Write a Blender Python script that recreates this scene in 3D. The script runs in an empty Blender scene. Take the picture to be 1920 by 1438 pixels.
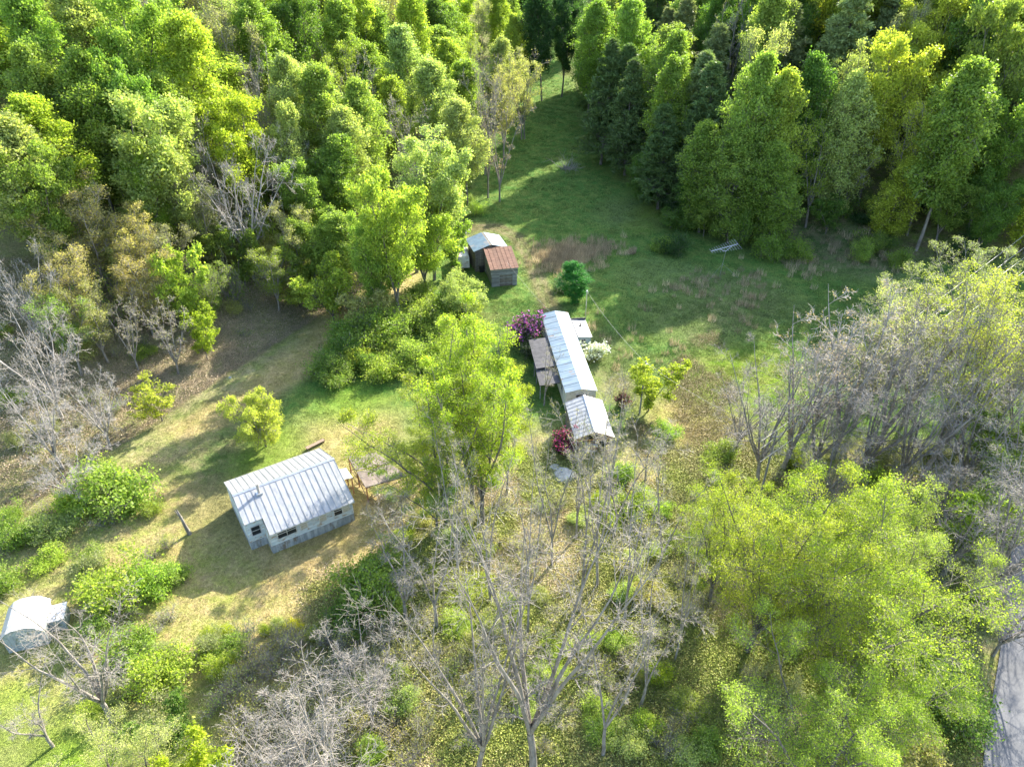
import bpy, math, random
import numpy as np
from math import radians, sin, cos, pi
S = bpy.context.scene
COL = S.collection
# ------------------------------------------------------------------ camera, sky, sun, exposure
H_CAM, PITCH, FPX = 50.0, radians(34.4), 1358.0
cam = bpy.data.cameras.new('camera'); cam.sensor_width = 36; cam.lens = FPX/1920*36
cam.clip_start = 0.5; cam.clip_end = 3000
co = bpy.data.objects.new('camera', cam); COL.objects.link(co)
co.location = (0, 0, H_CAM); co.rotation_euler = (pi/2-PITCH, 0, 0)
S.camera = co
SUN_DIR = np.array([0.59, 0.81]); SUN_EL = radians(31.5)
az = math.atan2(SUN_DIR[0], SUN_DIR[1])
W = bpy.data.worlds.new('World'); S.world = W; W.use_nodes = True
nt = W.node_tree; bg = nt.nodes['Background']
sk = nt.nodes.new('ShaderNodeTexSky'); sk.sky_type = 'NISHITA'; sk.sun_disc = False
sk.sun_elevation = SUN_EL; sk.sun_rotation = az; sk.altitude = 600; sk.dust_density = 2.5; sk.ozone_density = .5
nt.links.new(sk.outputs[0], bg.inputs[0]); bg.inputs[1].default_value = 0.15
sun = bpy.data.lights.new('sun', 'SUN'); sun.energy = 3.8; sun.angle = radians(0.5); sun.color = (1, .92, .78)
so = bpy.data.objects.new('sun', sun); COL.objects.link(so)
so.rotation_euler = (pi/2-SUN_EL, 0, pi-az)
so.location = (60, 80, 90)
S.view_settings.view_transform = 'Standard'; S.view_settings.look = 'None'
S.view_settings.gamma = 1; S.view_settings.use_curve_mapping = False
S.view_settings.exposure = 2.15
try:
    S.cycles.max_bounces = 6; S.cycles.diffuse_bounces = 3; S.cycles.transmission_bounces = 4
    S.cycles.glossy_bounces = 2
except Exception: pass

# ------------------------------------------------------------------ terrain
R0 = np.random.default_rng(7)
def _lattice(seed):
    r = np.random.default_rng(seed); return r.random((64, 64))
_L = [_lattice(i) for i in range(6)]
def vnoise(x, y, s, k=0):
    x = np.asarray(x, float)/s + 17.3*k; y = np.asarray(y, float)/s + 5.1*k
    xi = np.floor(x).astype(int); yi = np.floor(y).astype(int)
    fx = x-xi; fy = y-yi; fx = fx*fx*(3-2*fx); fy = fy*fy*(3-2*fy)
    L = _L[k % 6]; a = L[xi % 64, yi % 64]; b = L[(xi+1) % 64, yi % 64]
    c = L[xi % 64, (yi+1) % 64]; d = L[(xi+1) % 64, (yi+1) % 64]
    return (a*(1-fx)+b*fx)*(1-fy)+(c*(1-fx)+d*fx)*fy
LEFT = np.array([(-120, -60), (-52, 51), (-38, 78), (-26, 100), (-13, 126), (-9, 165), (-6, 200), (-2, 260), (0, 330), (0, 700)], float)
RIGHT = np.array([(120, -60), (95, 50), (78, 104), (60, 112), (38, 118), (28, 132), (23, 165), (19, 200), (16, 260), (16, 330), (16, 700)], float)
def sdist(P, x, y, side):
    x = np.asarray(x, float); y = np.asarray(y, float)
    best = np.full(x.shape, 1e9); sg = np.ones(x.shape)
    for a, b in zip(P[:-1], P[1:]):
        d = b-a; L2 = d@d
        t = np.clip(((x-a[0])*d[0]+(y-a[1])*d[1])/L2, 0, 1)
        ex = x-a[0]-t*d[0]; ey = y-a[1]-t*d[1]
        q = np.hypot(ex, ey); c = d[0]*ey-d[1]*ex
        m = q < best; best = np.where(m, q, best); sg = np.where(m, np.sign(c), sg)
    return best*sg*side
def soft(d, w=6.0): return np.where(d > 0, d*d/(np.abs(d)+w), 0)
def terrain(x, y):
    x = np.asarray(x, float); y = np.asarray(y, float)
    dl = sdist(LEFT, x, y, 1); dr = sdist(RIGHT, x, y, -1)
    z = 0.60*soft(dl, 9)*np.clip((x+260)/200+.4, .35, 1) + 0.47*soft(dr, 10)*np.clip((y-70)/40, .1, 1)
    z = z + 0.05*soft(y-120, 20) + 0.45*soft(y-225, 30)
    z = np.where(z > 50, 50+55*(1-np.exp(-(z-50)/130)), z)
    far = np.clip((np.hypot(x-5, y-60)-45)/40, 0, 1)
    z = z + (vnoise(x, y, 22, 1)-.5)*3.0*far*np.clip((np.maximum(dl, dr)+4)/12, 0, 1)
    z = z + (vnoise(x, y, 6, 2)-.5)*.25
    cr = np.exp(-(dl+2.0)**2/5.0)*np.clip((125-y)/20, 0, 1)
    return z - .9*cr
CF = np.array([0, cos(PITCH), -sin(PITCH)]); CU = np.array([0, sin(PITCH), cos(PITCH)])
def at(px, py, h=0.0):
    """ground point (x, y, z) whose point h above the ground is seen at photo pixel px, py"""
    d = CF + np.array([(px-960)/FPX, 0, 0]) - CU*(py-719)/FPX
    t = np.linspace(15, 650, 2600)
    p = d[None]*t[:, None] + [0, 0, H_CAM]
    g = terrain(p[:, 0], p[:, 1]) + h
    i = np.argmax(p[:, 2] < g)
    if p[i, 2] >= g[i]: i = len(t)-1
    q = p[i]; return float(q[0]), float(q[1]), float(terrain(q[0:1], q[1:2])[0])
def flat(px, py, z=0.0):
    d = CF + np.array([(px-960)/FPX, 0, 0]) - CU*(py-719)/FPX
    t = (z-H_CAM)/d[2]; return np.array([d[0]*t, d[1]*t])
def gz(x, y): return float(terrain(np.array([x]), np.array([y]))[0])

# ------------------------------------------------------------------ materials
def new_mat(name):
    m = bpy.data.materials.new(name); m.use_nodes = True
    return m, m.node_tree.nodes, m.node_tree.links, m.node_tree.nodes['Principled BSDF']
def ramp(N, L, src, stops):
    r = N.new('ShaderNodeValToRGB'); L.new(src, r.inputs[0]); e = r.color_ramp.elements
    e[0].position, e[0].color = stops[0][0], (*stops[0][1], 1); e[1].position, e[1].color = stops[-1][0], (*stops[-1][1], 1)
    for p, c in stops[1:-1]:
        k = e.new(p); k.color = (*c, 1)
    return r.outputs[0]
def noise(N, L, scale, detail=4, vec=None, rough=.6):
    n = N.new('ShaderNodeTexNoise'); n.inputs['Scale'].default_value = scale
    n.inputs['Detail'].default_value = detail; n.inputs['Roughness'].default_value = rough
    if vec is not None: L.new(vec, n.inputs['Vector'])
    return n.outputs[0]
def mixc(N, L, a, b, f, mode='MIX'):
    m = N.new('ShaderNodeMix'); m.data_type = 'RGBA'; m.blend_type = mode
    for s, v in ((6, a), (7, b)):
        if isinstance(v, tuple): m.inputs[s].default_value = (*v, 1)
        else: L.new(v, m.inputs[s])
    if isinstance(f, float): m.inputs[0].default_value = f
    else: L.new(f, m.inputs[0])
    return m.outputs[2]
def bump(N, L, src, B, strength=.4, dist=.05):
    b = N.new('ShaderNodeBump'); b.inputs['Strength'].default_value = strength; b.inputs['Distance'].default_value = dist
    L.new(src, b.inputs['Height']); L.new(b.outputs[0], B.inputs['Normal'])
def coords(N, kind='Object'):
    t = N.new('ShaderNodeTexCoord'); return t.outputs[kind]
def stretch(N, L, vec, s):
    m = N.new('ShaderNodeMapping'); m.inputs['Scale'].default_value = s; L.new(vec, m.inputs[0]); return m.outputs[0]
def surface(name, c1, c2, scale=3, rough=.8, metal=0.0, stain=None, sscale=1.0, st=(1, 1, 1), bmp=.3, lo=.35, hi=.65, rand=.12, slo=.52, shi=.62):
    m, N, L, B = new_mat(name)
    v = stretch(N, L, coords(N), st)
    f = noise(N, L, scale, 6, v)
    c = ramp(N, L, f, [(lo, c1), (hi, c2)])
    if stain:
        f2 = noise(N, L, sscale, 5, v, .7)
        k = ramp(N, L, f2, [(slo, (0, 0, 0)), (shi, (1, 1, 1))])
        c = mixc(N, L, c, stain, k)
    oi = N.new('ShaderNodeObjectInfo')
    mr = N.new('ShaderNodeMapRange'); L.new(oi.outputs['Random'], mr.inputs[0]); mr.inputs[3].default_value = 1-rand; mr.inputs[4].default_value = 1+rand*.6
    hv = N.new('ShaderNodeHueSaturation'); L.new(c, hv.inputs['Color']); L.new(mr.outputs[0], hv.inputs['Value'])
    L.new(hv.outputs[0], B.inputs['Base Color'])
    B.inputs['Roughness'].default_value = rough; B.inputs['Metallic'].default_value = metal
    if bmp: bump(N, L, noise(N, L, scale*6, 4, v), B, bmp, .02)
    return m
def leaf_mat(name, trans=.52, instancer=False, gloss=.2, vmin=.55, vmax=1.3, hues=.02):
    m, N, L, B = new_mat(name)
    if instancer:
        a = N.new('ShaderNodeAttribute'); a.attribute_type = 'INSTANCER'; a.attribute_name = 'tint'; base = a.outputs['Color']
    else:
        oi = N.new('ShaderNodeObjectInfo'); base = oi.outputs['Color']
    v = N.new('ShaderNodeAttribute'); v.attribute_name = 'vary'
    mr = N.new('ShaderNodeMapRange'); L.new(v.outputs['Fac'], mr.inputs[0]); mr.inputs[3].default_value = vmin; mr.inputs[4].default_value = vmax
    mh = N.new('ShaderNodeMapRange'); L.new(v.outputs['Fac'], mh.inputs[0]); mh.inputs[3].default_value = .5+hues; mh.inputs[4].default_value = .5-hues
    h = N.new('ShaderNodeHueSaturation'); L.new(base, h.inputs['Color']); L.new(mr.outputs[0], h.inputs['Value']); L.new(mh.outputs[0], h.inputs['Hue'])
    L.new(h.outputs[0], B.inputs['Base Color']); B.inputs['Roughness'].default_value = .5
    B.inputs['Specular IOR Level'].default_value = gloss
    t = N.new('ShaderNodeBsdfTranslucent'); t.inputs[0].default_value = (1, 1, 1, 1)
    tc = mixc(N, L, h.outputs[0], (1.0, 1.0, .85) if instancer else (1.25, 1.4, .65), 1.0, 'MULTIPLY'); L.new(tc, t.inputs[0])
    mx = N.new('ShaderNodeMixShader'); mx.inputs[0].default_value = trans
    L.new(B.outputs[0], mx.inputs[1]); L.new(t.outputs[0], mx.inputs[2])
    L.new(mx.outputs[0], N['Material Output'].inputs[0])
    return m
M = {}
M['leaf'] = leaf_mat('leaf'); M['needle'] = leaf_mat('needle', .3, gloss=.2)
M['petal'] = leaf_mat('petal', .35)
M['tuft'] = leaf_mat('tuft', .3, True, vmin=.6, vmax=1.3)
M['litter'] = leaf_mat('litter', .1, True, vmin=.5, vmax=1.4)
M['bark'] = surface('bark', (.085, .075, .06), (.22, .20, .17), 2.0, .95, st=(2, 2, .6), bmp=.5, rand=.3)
M['palebark'] = surface('palebark', (.14, .125, .105), (.31, .285, .25), 1.6, .9, st=(2, 2, .6), bmp=.4, rand=.15)
M['pinktwig'] = surface('pinktwig', (.19, .175, .155), (.37, .345, .31), 1.6, .9, bmp=.2, rand=.12)
M['whitebark'] = surface('whitebark', (.20, .185, .165), (.38, .355, .325), 1.6, .9, bmp=.2, rand=.12)
M['darkbark'] = surface('darkbark', (.06, .052, .045), (.17, .155, .14), 2.0, .95, st=(2, 2, .6), bmp=.5, rand=.2)
M['metalroof'] = surface('metalroof', (.28, .295, .305), (.38, .385, .39), 1.5, .5, .25, stain=(.27, .28, .29), sscale=1.1, st=(1.5, .5, 1), bmp=.1, rand=.06)
M['shaderoof'] = surface('shaderoof', (.11, .165, .21), (.20, .265, .315), .8, .5, .25, stain=(.22, .15, .12), sscale=.9, st=(.45, 2.2, 1), bmp=.15, rand=.12, slo=.60, shi=.66)  # blue tone painted in for sky-lit shade on a pale metal roof
M['blueroof'] = surface('blueroof', (.14, .21, .27), (.20, .29, .36), 1.2, .5, .4, stain=(.30, .30, .30), sscale=.8, bmp=.1, rand=.05)
M['rustroof'] = surface('rustroof', (.11, .05, .033), (.20, .11, .075), 1.4, .85, .1, stain=(.12, .07, .05), sscale=1.0, st=(1, 3, 1), bmp=.3, rand=.15)
M['darkroof'] = surface('darkroof', (.045, .045, .05), (.085, .085, .09), 2.5, .9, 0, bmp=.4, rand=.1)
M['paint'] = surface('paint', (.42, .50, .52), (.60, .64, .62), 2.2, .85, 0, stain=(.36, .27, .17), sscale=1.7, st=(.7, .7, 2.5), bmp=.3, rand=.18, slo=.54, shi=.60)
M['skirt'] = surface('skirt', (.26, .29, .30), (.42, .45, .45), 2.5, .9, 0, stain=(.20, .17, .13), sscale=1.5, st=(1, 1, .4), bmp=.3, rand=.25)
M['cream'] = surface('cream', (.50, .50, .44), (.62, .61, .55), 2, .8, 0, stain=(.35, .33, .27), sscale=1.5, bmp=.1, rand=.05)
M['bluewall'] = surface('bluewall', (.24, .30, .34), (.34, .40, .44), 2, .8, 0, bmp=.1, rand=.06)
M['oldwood'] = surface('oldwood', (.10, .085, .07), (.24, .21, .18), 3, .95, 0, st=(.5, .5, 4), bmp=.5, rand=.3)
M['greywood'] = surface('greywood', (.15, .15, .15), (.30, .30, .29), 3, .95, 0, st=(.4, .4, 4), bmp=.5, rand=.3)
M['brownwood'] = surface('brownwood', (.16, .11, .075), (.28, .21, .15), 3, .95, 0, st=(3, .5, 1), bmp=.4, rand=.2)
M['plyboard'] = surface('plyboard', (.13, .105, .09), (.24, .20, .17), 1.6, .9, 0, stain=(.09, .08, .07), sscale=1.2, bmp=.3, rand=.12)
M['rustpost'] = surface('rustpost', (.24, .11, .05), (.36, .19, .09), 4, .9, 0, bmp=.2)
M['white'] = surface('white', (.38, .39, .39), (.47, .47, .46), 2, .6, 0, bmp=.05, rand=.05)
M['dirtywhite'] = surface('dirtywhite', (.50, .48, .45), (.70, .68, .65), 1.5, .7, 0, stain=(.34, .20, .12), sscale=.9, bmp=.15, rand=.05)
M['shedwall'] = surface('shedwall', (.24, .27, .28), (.36, .40, .41), 1.6, .8, 0, stain=(.16, .18, .13), sscale=1.5, bmp=.2, rand=.06)
M['dark'] = surface('dark', (.015, .015, .016), (.03, .03, .03), 3, .7, 0, bmp=0)
M['galv'] = surface('galv', (.45, .47, .48), (.62, .63, .64), 5, .35, .8, bmp=.05)
M['wire'] = surface('wire', (.25, .25, .24), (.35, .35, .34), 5, .5, .3, bmp=0)
M['stone'] = surface('stone', (.26, .26, .24), (.46, .46, .42), 1.5, .9, 0, bmp=.6)
M['curtain'] = surface('curtain', (.38, .34, .24), (.5, .46, .36), 3, .9, 0, bmp=0)
M['flue'] = surface('flue', (.30, .26, .23), (.48, .44, .40), 6, .8, 0, bmp=.2)
m, N, L, B = new_mat('glass'); B.inputs['Base Color'].default_value = (.02, .025, .03, 1); B.inputs['Roughness'].default_value = .08
M['glass'] = m
# asphalt
m, N, L, B = new_mat('asphalt')
c = coords(N); f = noise(N, L, .35, 6, c); g2 = noise(N, L, 30, 3, c)
cc = mixc(N, L, ramp(N, L, f, [(.3, (.10, .105, .115)), (.7, (.17, .175, .185))]), ramp(N, L, g2, [(.3, (.5, .5, .5)), (.7, (1, 1, 1))]), .5, 'MULTIPLY')
L.new(cc, B.inputs['Base Color']); B.inputs['Roughness'].default_value = .9; bump(N, L, g2, B, .5, .02)
M['asphalt'] = m
# ground: painted soil / straw / grass colours live on the vertices, noise breaks them up
m, N, L, B = new_mat('ground')
a = N.new('ShaderNodeAttribute'); a.attribute_name = 'soil'
c = coords(N)
b = N.new('ShaderNodeAttribute'); b.attribute_name = 'soil_b'
n1 = noise(N, L, .55, 8, c, .7); n2 = noise(N, L, 3.2, 6, c, .7); n3 = noise(N, L, 14, 4, c, .7)
k1 = ramp(N, L, n1, [(.40, (0, 0, 0)), (.60, (1, 1, 1))])
base = mixc(N, L, a.outputs['Color'], b.outputs['Color'], k1)
k2 = ramp(N, L, n2, [(.42, (.0, .0, .0)), (.62, (1, 1, 1))])
base = mixc(N, L, base, b.outputs['Color'], k2) if False else base
v2 = ramp(N, L, n2, [(.25, (.52, .52, .50)), (.5, (.95, .95, .95)), (.75, (1.45, 1.42, 1.3))])
base = mixc(N, L, base, v2, 1.0, 'MULTIPLY')
v3 = ramp(N, L, n3, [(.3, (.55, .55, .55)), (.7, (1.4, 1.4, 1.4))])
base = mixc(N, L, base, v3, .8, 'MULTIPLY'); base = mixc(N, L, base, (1.25, 1.22, 1.15), 1.0, 'MULTIPLY')
L.new(base, B.inputs['Base Color']); B.inputs['Roughness'].default_value = 1.0; B.inputs['Specular IOR Level'].default_value = .1
mt = N.new('ShaderNodeMath'); mt.operation = 'ADD'; L.new(n2, mt.inputs[0]); L.new(n3, mt.inputs[1])
bump(N, L, mt.outputs[0], B, .9, .22)
M['ground'] = m

# ------------------------------------------------------------------ mesh helpers
def tag(o, label=None, cat=None, group=None, kind=None):
    if label: o['label'] = label
    if cat: o['category'] = cat
    if group: o['group'] = group
    if kind: o['kind'] = kind
    return o
def mesh_np(name, V, F, mat, vary=None, smooth=False):
    """V (n,3), F (m,k) all faces with k corners, or list of such arrays"""
    me = bpy.data.meshes.new(name)
    Fs = F if isinstance(F, list) else [F]
    Fs = [np.asarray(f, dtype=np.int32) for f in Fs if len(f)]
    me.vertices.add(len(V)); me.vertices.foreach_set('co', np.asarray(V, np.float32).ravel())
    loops = np.concatenate([f.ravel() for f in Fs]); cnt = np.concatenate([np.full(len(f), f.shape[1], np.int32) for f in Fs])
    me.loops.add(len(loops)); me.loops.foreach_set('vertex_index', loops)
    me.polygons.add(len(cnt)); st = np.zeros(len(cnt), np.int32); st[1:] = np.cumsum(cnt)[:-1]
    me.polygons.foreach_set('loop_start', st)
    try: me.polygons.foreach_set('loop_total', cnt)
    except Exception: pass
    me.materials.append(mat)
    if vary is not None:
        at_ = me.attributes.new('vary', 'FLOAT', 'FACE'); at_.data.foreach_set('value', np.asarray(vary, np.float32))
    if smooth: me.polygons.foreach_set('use_smooth', np.ones(len(cnt), bool))
    me.update(calc_edges=True)
    return me
def link(name, me, parent=None, loc=(0, 0, 0), rot=(0, 0, 0)):
    o = bpy.data.objects.new(name, me); COL.objects.link(o)
    if parent: o.parent = parent
    o.location = loc; o.rotation_euler = rot; return o
def empty(name, loc, rz=0, label=None, cat=None, group=None):
    o = bpy.data.objects.new(name, None); COL.objects.link(o); o.location = loc; o.rotation_euler = (0, 0, rz); o.empty_display_size = .3
    return tag(o, label, cat, group)
class MB:
    def __init__(s): s.v = []; s.f = []
    def box(s, x0, x1, y0, y1, z0, z1):
        b = len(s.v); s.v += [(x, y, z) for z in (z0, z1) for y in (y0, y1) for x in (x0, x1)]
        s.f += [tuple(b+i for i in q) for q in ((0, 2, 3, 1), (4, 5, 7, 6), (0, 1, 5, 4), (2, 6, 7, 3), (0, 4, 6, 2), (1, 3, 7, 5))]; return s
    def hexa(s, P):   # 8 points: bottom 4 ccw, top 4 ccw
        b = len(s.v); s.v += [tuple(p) for p in P]
        s.f += [tuple(b+i for i in q) for q in ((3, 2, 1, 0), (4, 5, 6, 7), (0, 1, 5, 4), (1, 2, 6, 5), (2, 3, 7, 6), (3, 0, 4, 7))]; return s
    def slab(s, a, b_, c, d, t):   # quad a,b,c,d (ccw from above) thickened downwards by t
        return s.hexa([(p[0], p[1], p[2]-t) for p in (a, b_, c, d)]+[a, b_, c, d])
    def bar(s, p, q, r, n=6, r2=None):
        p = np.array(p, float); q = np.array(q, float); d = q-p; d /= np.linalg.norm(d)+1e-9
        u = np.cross(d, (0, 0, 1.)) if abs(d[2]) < .9 else np.cross(d, (1., 0, 0)); u /= np.linalg.norm(u); w = np.cross(d, u)
        b = len(s.v); r2 = r if r2 is None else r2
        for c, rr in ((p, r), (q, r2)):
            for i in range(n):
                t = 2*pi*i/n; s.v.append(tuple(c+rr*(cos(t)*u+sin(t)*w)))
        s.f += [(b+i, b+(i+1) % n, b+n+(i+1) % n, b+n+i) for i in range(n)]
        s.f += [tuple(b+i for i in range(n))[::-1], tuple(b+n+i for i in range(n))]; return s
    def prism(s, poly, y0, y1):   # polygon in xz extruded along y
        b = len(s.v); n = len(poly)
        s.v += [(x, y0, z) for x, z in poly]+[(x, y1, z) for x, z in poly]
        s.f += [tuple(b+i for i in range(n)), tuple(b+n+i for i in range(n))[::-1]]
        s.f += [(b+i, b+n+i, b+n+(i+1) % n, b+(i+1) % n) for i in range(n)]; return s
    def obj(s, name, mat, parent=None, loc=(0, 0, 0), rot=(0, 0, 0)):
        me = bpy.data.meshes.new(name); me.from_pydata(s.v, [], s.f); me.materials.append(M[mat] if isinstance(mat, str) else mat); me.update()
        return link(name, me, parent, loc, rot)

# ------------------------------------------------------------------ ground sheet
SHADES = dict(
    meadow=((.075, .165, .035), (.14, .20, .05)), straw=((.42, .335, .17), (.31, .275, .11)), lawn=((.14, .27, .015), (.19, .31, .03)),
    litter=((.31, .285, .16), (.22, .26, .09)), pinklitter=((.36, .30, .21), (.21, .23, .10)), dirt=((.25, .20, .13), (.15, .14, .07)), wood=((.18, .16, .09), (.15, .20, .05)),
    olive=((.14, .17, .045), (.22, .20, .10)), thicket=((.36, .30, .15), (.27, .30, .08)), rust=((.44, .35, .18), (.34, .34, .11)),
    fresh=((.13, .22, .02), (.2, .24, .06)), drymead=((.20, .19, .10), (.09, .15, .045)), grey=((.32, .32, .31), (.22, .22, .2)))
# photo spot -> (px, py, radius m, shade)
BLOBS = [
 (480, 1150, 8, 'straw', 1), (560, 1080, 7, 'straw', 1), (640, 800, 5, 'straw', .8), (560, 960, 8, 'straw', .8), (400, 1010, 5, 'straw', .7), (430, 880, 5, 'drymead', .8), (360, 940, 4, 'dirt', .5),
 (560, 1180, 4, 'straw', 1), (640, 1000, 5, 'straw', 1), (700, 820, 4, 'straw', .6), (420, 960, 4, 'olive', .5),
 (600, 740, 6, 'meadow', .8), (660, 760, 4, 'lawn', .5), (500, 850, 4, 'lawn', .5),
 (400, 790, 5, 'drymead', .9), (330, 850, 5, 'drymead', .8), (470, 740, 4, 'dirt', .7), (540, 680, 4, 'straw', .6), (600, 630, 4, 'straw', .8), (660, 590, 4, 'straw', .9), (710, 550, 4, 'straw', .9),
 (250, 850, 6, 'litter', .9), (150, 900, 6, 'litter', .9), (420, 700, 6, 'litter', 1), (500, 640, 6, 'litter', .9), (560, 560, 6, 'olive', .7), (350, 640, 8, 'pinklitter', .8), (250, 680, 8, 'pinklitter', .7), (200, 560, 10, 'olive', .6),
 (50, 1380, 8, 'lawn', 1), (150, 1400, 7, 'lawn', 1), (30, 1130, 6, 'lawn', 1), (110, 1110, 5, 'rust', .4), (230, 1390, 5, 'lawn', 1), (10, 1200, 4, 'straw', .6), (20, 1420, 3, 'dirt', .5),
 (150, 1000, 8, 'thicket', .9), (60, 1010, 8, 'litter', .6), (360, 1230, 7, 'thicket', 1), (250, 1150, 7, 'thicket', 1),
 (900, 900, 8, 'thicket', 1), (1000, 1000, 9, 'thicket', 1), (850, 1250, 9, 'thicket', 1), (1100, 1200, 9, 'thicket', 1), (780, 1350, 8, 'rust', .7), (1200, 1350, 8, 'thicket', 1), (1000, 1400, 8, 'thicket', 1),
 (1250, 950, 8, 'rust', .8), (1150, 950, 6, 'rust', .7), (1320, 800, 6, 'rust', 1), (1270, 860, 5, 'rust', 1), (1400, 700, 6, 'fresh', 1), (1340, 740, 4, 'fresh', .8), (1450, 800, 6, 'fresh', .7), (1350, 900, 6, 'thicket', 1),
 (1200, 1130, 5, 'rust', .8), (850, 1200, 4, 'straw', .6), (1250, 1250, 4, 'dirt', .8), (1420, 1150, 8, 'thicket', .8), (1550, 1300, 8, 'fresh', .5), (1700, 1150, 8, 'litter', .7), (1780, 1050, 8, 'litter', .8), (1850, 950, 8, 'litter', .7), (1600, 1000, 5, 'grey', .8), (1640, 940, 4, 'grey', .9), (1690, 1360, 6, 'thicket', .8), (1750, 1290, 4, 'fresh', .6),
 (1160, 720, 3.5, 'dirt', .7), (1120, 640, 4, 'dirt', .3), (1100, 860, 5, 'litter', .8),
 (1060, 480, 3, 'drymead', .6), (1500, 440, 9, 'drymead', .9), (1600, 480, 8, 'drymead', .8), (1400, 560, 7, 'drymead', .5), (1300, 600, 7, 'drymead', .5), (1250, 520, 6, 'drymead', .35), (1180, 400, 6, 'drymead', .4), (1150, 690, 5, 'drymead', .5),
 (1220, 400, 3, 'fresh', .6), (1205, 430, 2.5, 'fresh', .4), (900, 600, 4, 'olive', .4), (880, 430, 4, 'dirt', .5)]
TRACK = np.array([flat(*p) for p in ((1050, 640), (1036, 590), (1012, 530), (992, 480), (968, 445), (930, 425), (880, 428))])
TRACK2 = np.array([flat(*p) for p in ((360, 800), (480, 735), (560, 670), (640, 610), (720, 545), (760, 520))])
def grid_axis(a, b, fa, fb, step, grow):
    c = list(np.arange(fa, fb, step)); s = step; x = fb
    while x < b: c.append(x); s *= grow; x += s
    c.append(b); s = step; x = fa-step; lo = []
    while x > a: lo.append(x); s *= grow; x -= s
    lo.append(a); return np.array(lo[::-1]+c)
def seg_d(P, x, y): return np.abs(sdist(P, x, y, 1))
def soil(x, y):
    dl = sdist(LEFT, x, y, 1); dr = sdist(RIGHT, x, y, -1)
    def s(n): return np.array(SHADES[n][0]), np.array(SHADES[n][1])
    A = np.zeros(x.shape+(3,)); Bc = A.copy()
    fa, fb = s('meadow'); A += fa; Bc += fb
    def blend(w, n):
        nonlocal A, Bc
        w = np.clip(w, 0, 1)[..., None]; p, q = s(n); A = A*(1-w)+p*w; Bc = Bc*(1-w)+q*w
    wob = (vnoise(x, y, 7, 3)-.5)*7+(vnoise(x, y, 2.2, 4)-.5)*3
    blend((62-y-wob)/5, 'thicket')
    blend((dl+3+wob)/5, 'wood'); blend((dr+2+wob)/5, 'wood')
    blend(np.clip((dl+6+wob)/6, 0, 1)*np.clip((96-y)/14, 0, 1), 'litter')
    for px, py, r, n, k in BLOBS:
        c = at(px, py); d = np.hypot(x-c[0], y-c[1])+wob*.35
        blend(k*np.clip(1.6-d/r, 0, 1), n)
    blend(.75*np.clip(1.3-np.abs(seg_d(TRACK, x, y)-.75)/.55, 0, 1), 'dirt')
    blend(.35*np.clip(1.6-seg_d(TRACK, x, y)/1.6, 0, 1), 'dirt')
    blend(.8*np.clip(1.5-(seg_d(TRACK2, x, y)+wob*.2)/2.6, 0, 1), 'straw')
    return A, Bc
def build_ground():
    xs = grid_axis(-700, 700, -62, 66, .6, 1.09); ys = grid_axis(-250, 1100, 22, 132, .6, 1.07)
    X, Y = np.meshgrid(xs, ys); Z = terrain(X, Y)
    V = np.stack([X, Y, Z], -1).reshape(-1, 3); nx, ny = len(xs), len(ys)
    i = (np.arange(ny-1)[:, None]*nx+np.arange(nx-1)[None]).ravel()
    F = np.stack([i, i+1, i+nx+1, i+nx], 1)
    me = mesh_np('ground', V, F, M['ground'], smooth=True)
    A, Bc = soil(X.ravel(), Y.ravel())
    for nm, c in (('soil', A), ('soil_b', Bc)):
        at_ = me.attributes.new(nm, 'FLOAT_COLOR', 'POINT')
        at_.data.foreach_set('color', np.concatenate([c, np.ones((len(c), 1))], 1).astype(np.float32).ravel())
    return tag(link('ground', me), 'valley meadow, brushy thicket and leaf littered woodland floor', None, None, 'structure')
build_ground()
def ribbon_road(name, pts, width, mat, lift, label, ws=None):
    P = np.array(pts, float); t = np.linspace(0, len(P)-1, 60); i = np.minimum(t.astype(int), len(P)-2); f = (t-i)[:, None]
    Pm = np.concatenate([P[:1], P[:-1]])[i]; P0 = P[i]; P1 = P[i+1]; P2 = np.concatenate([P[1:], P[-1:]])[i+1 if False else i]
    P2 = P[np.minimum(i+2, len(P)-1)]
    C = .5*((2*P0)+(-Pm+P1)*f+(2*Pm-5*P0+4*P1-P2)*f**2+(-Pm+3*P0-3*P1+P2)*f**3)
    T = np.gradient(C, axis=0); T /= np.linalg.norm(T, axis=1)[:, None]; Nn = np.stack([-T[:, 1], T[:, 0]], 1)
    cols = np.linspace(-.5, .5, 7); V = []
    for c in cols:
        q = C+Nn*c*width; z = np.maximum(terrain(q[:, 0], q[:, 1]), 0)+lift+.05*(1-(2*c)**2); V.append(np.stack([q[:, 0], q[:, 1], z], 1))
    V = np.array(V); n = len(C); k = len(cols); V = V.reshape(-1, 3)
    F = [(a*n+b, (a+1)*n+b, (a+1)*n+b+1, a*n+b+1) for a in range(k-1) for b in range(n-1)]
    me = mesh_np(name, V, np.array(F)[:, ::-1], mat, smooth=True)
    return tag(link(name, me), label, None, None, 'structure')
ribbon_road('road', [(16, -30), (23, 5), (29.5, 18), (34, 26), (40.9, 36), (48, 47), (57, 60), (72, 80), (92, 100)], 3.0, M['asphalt'], .16, 'grey asphalt lane along the right edge behind the trees')

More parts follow.
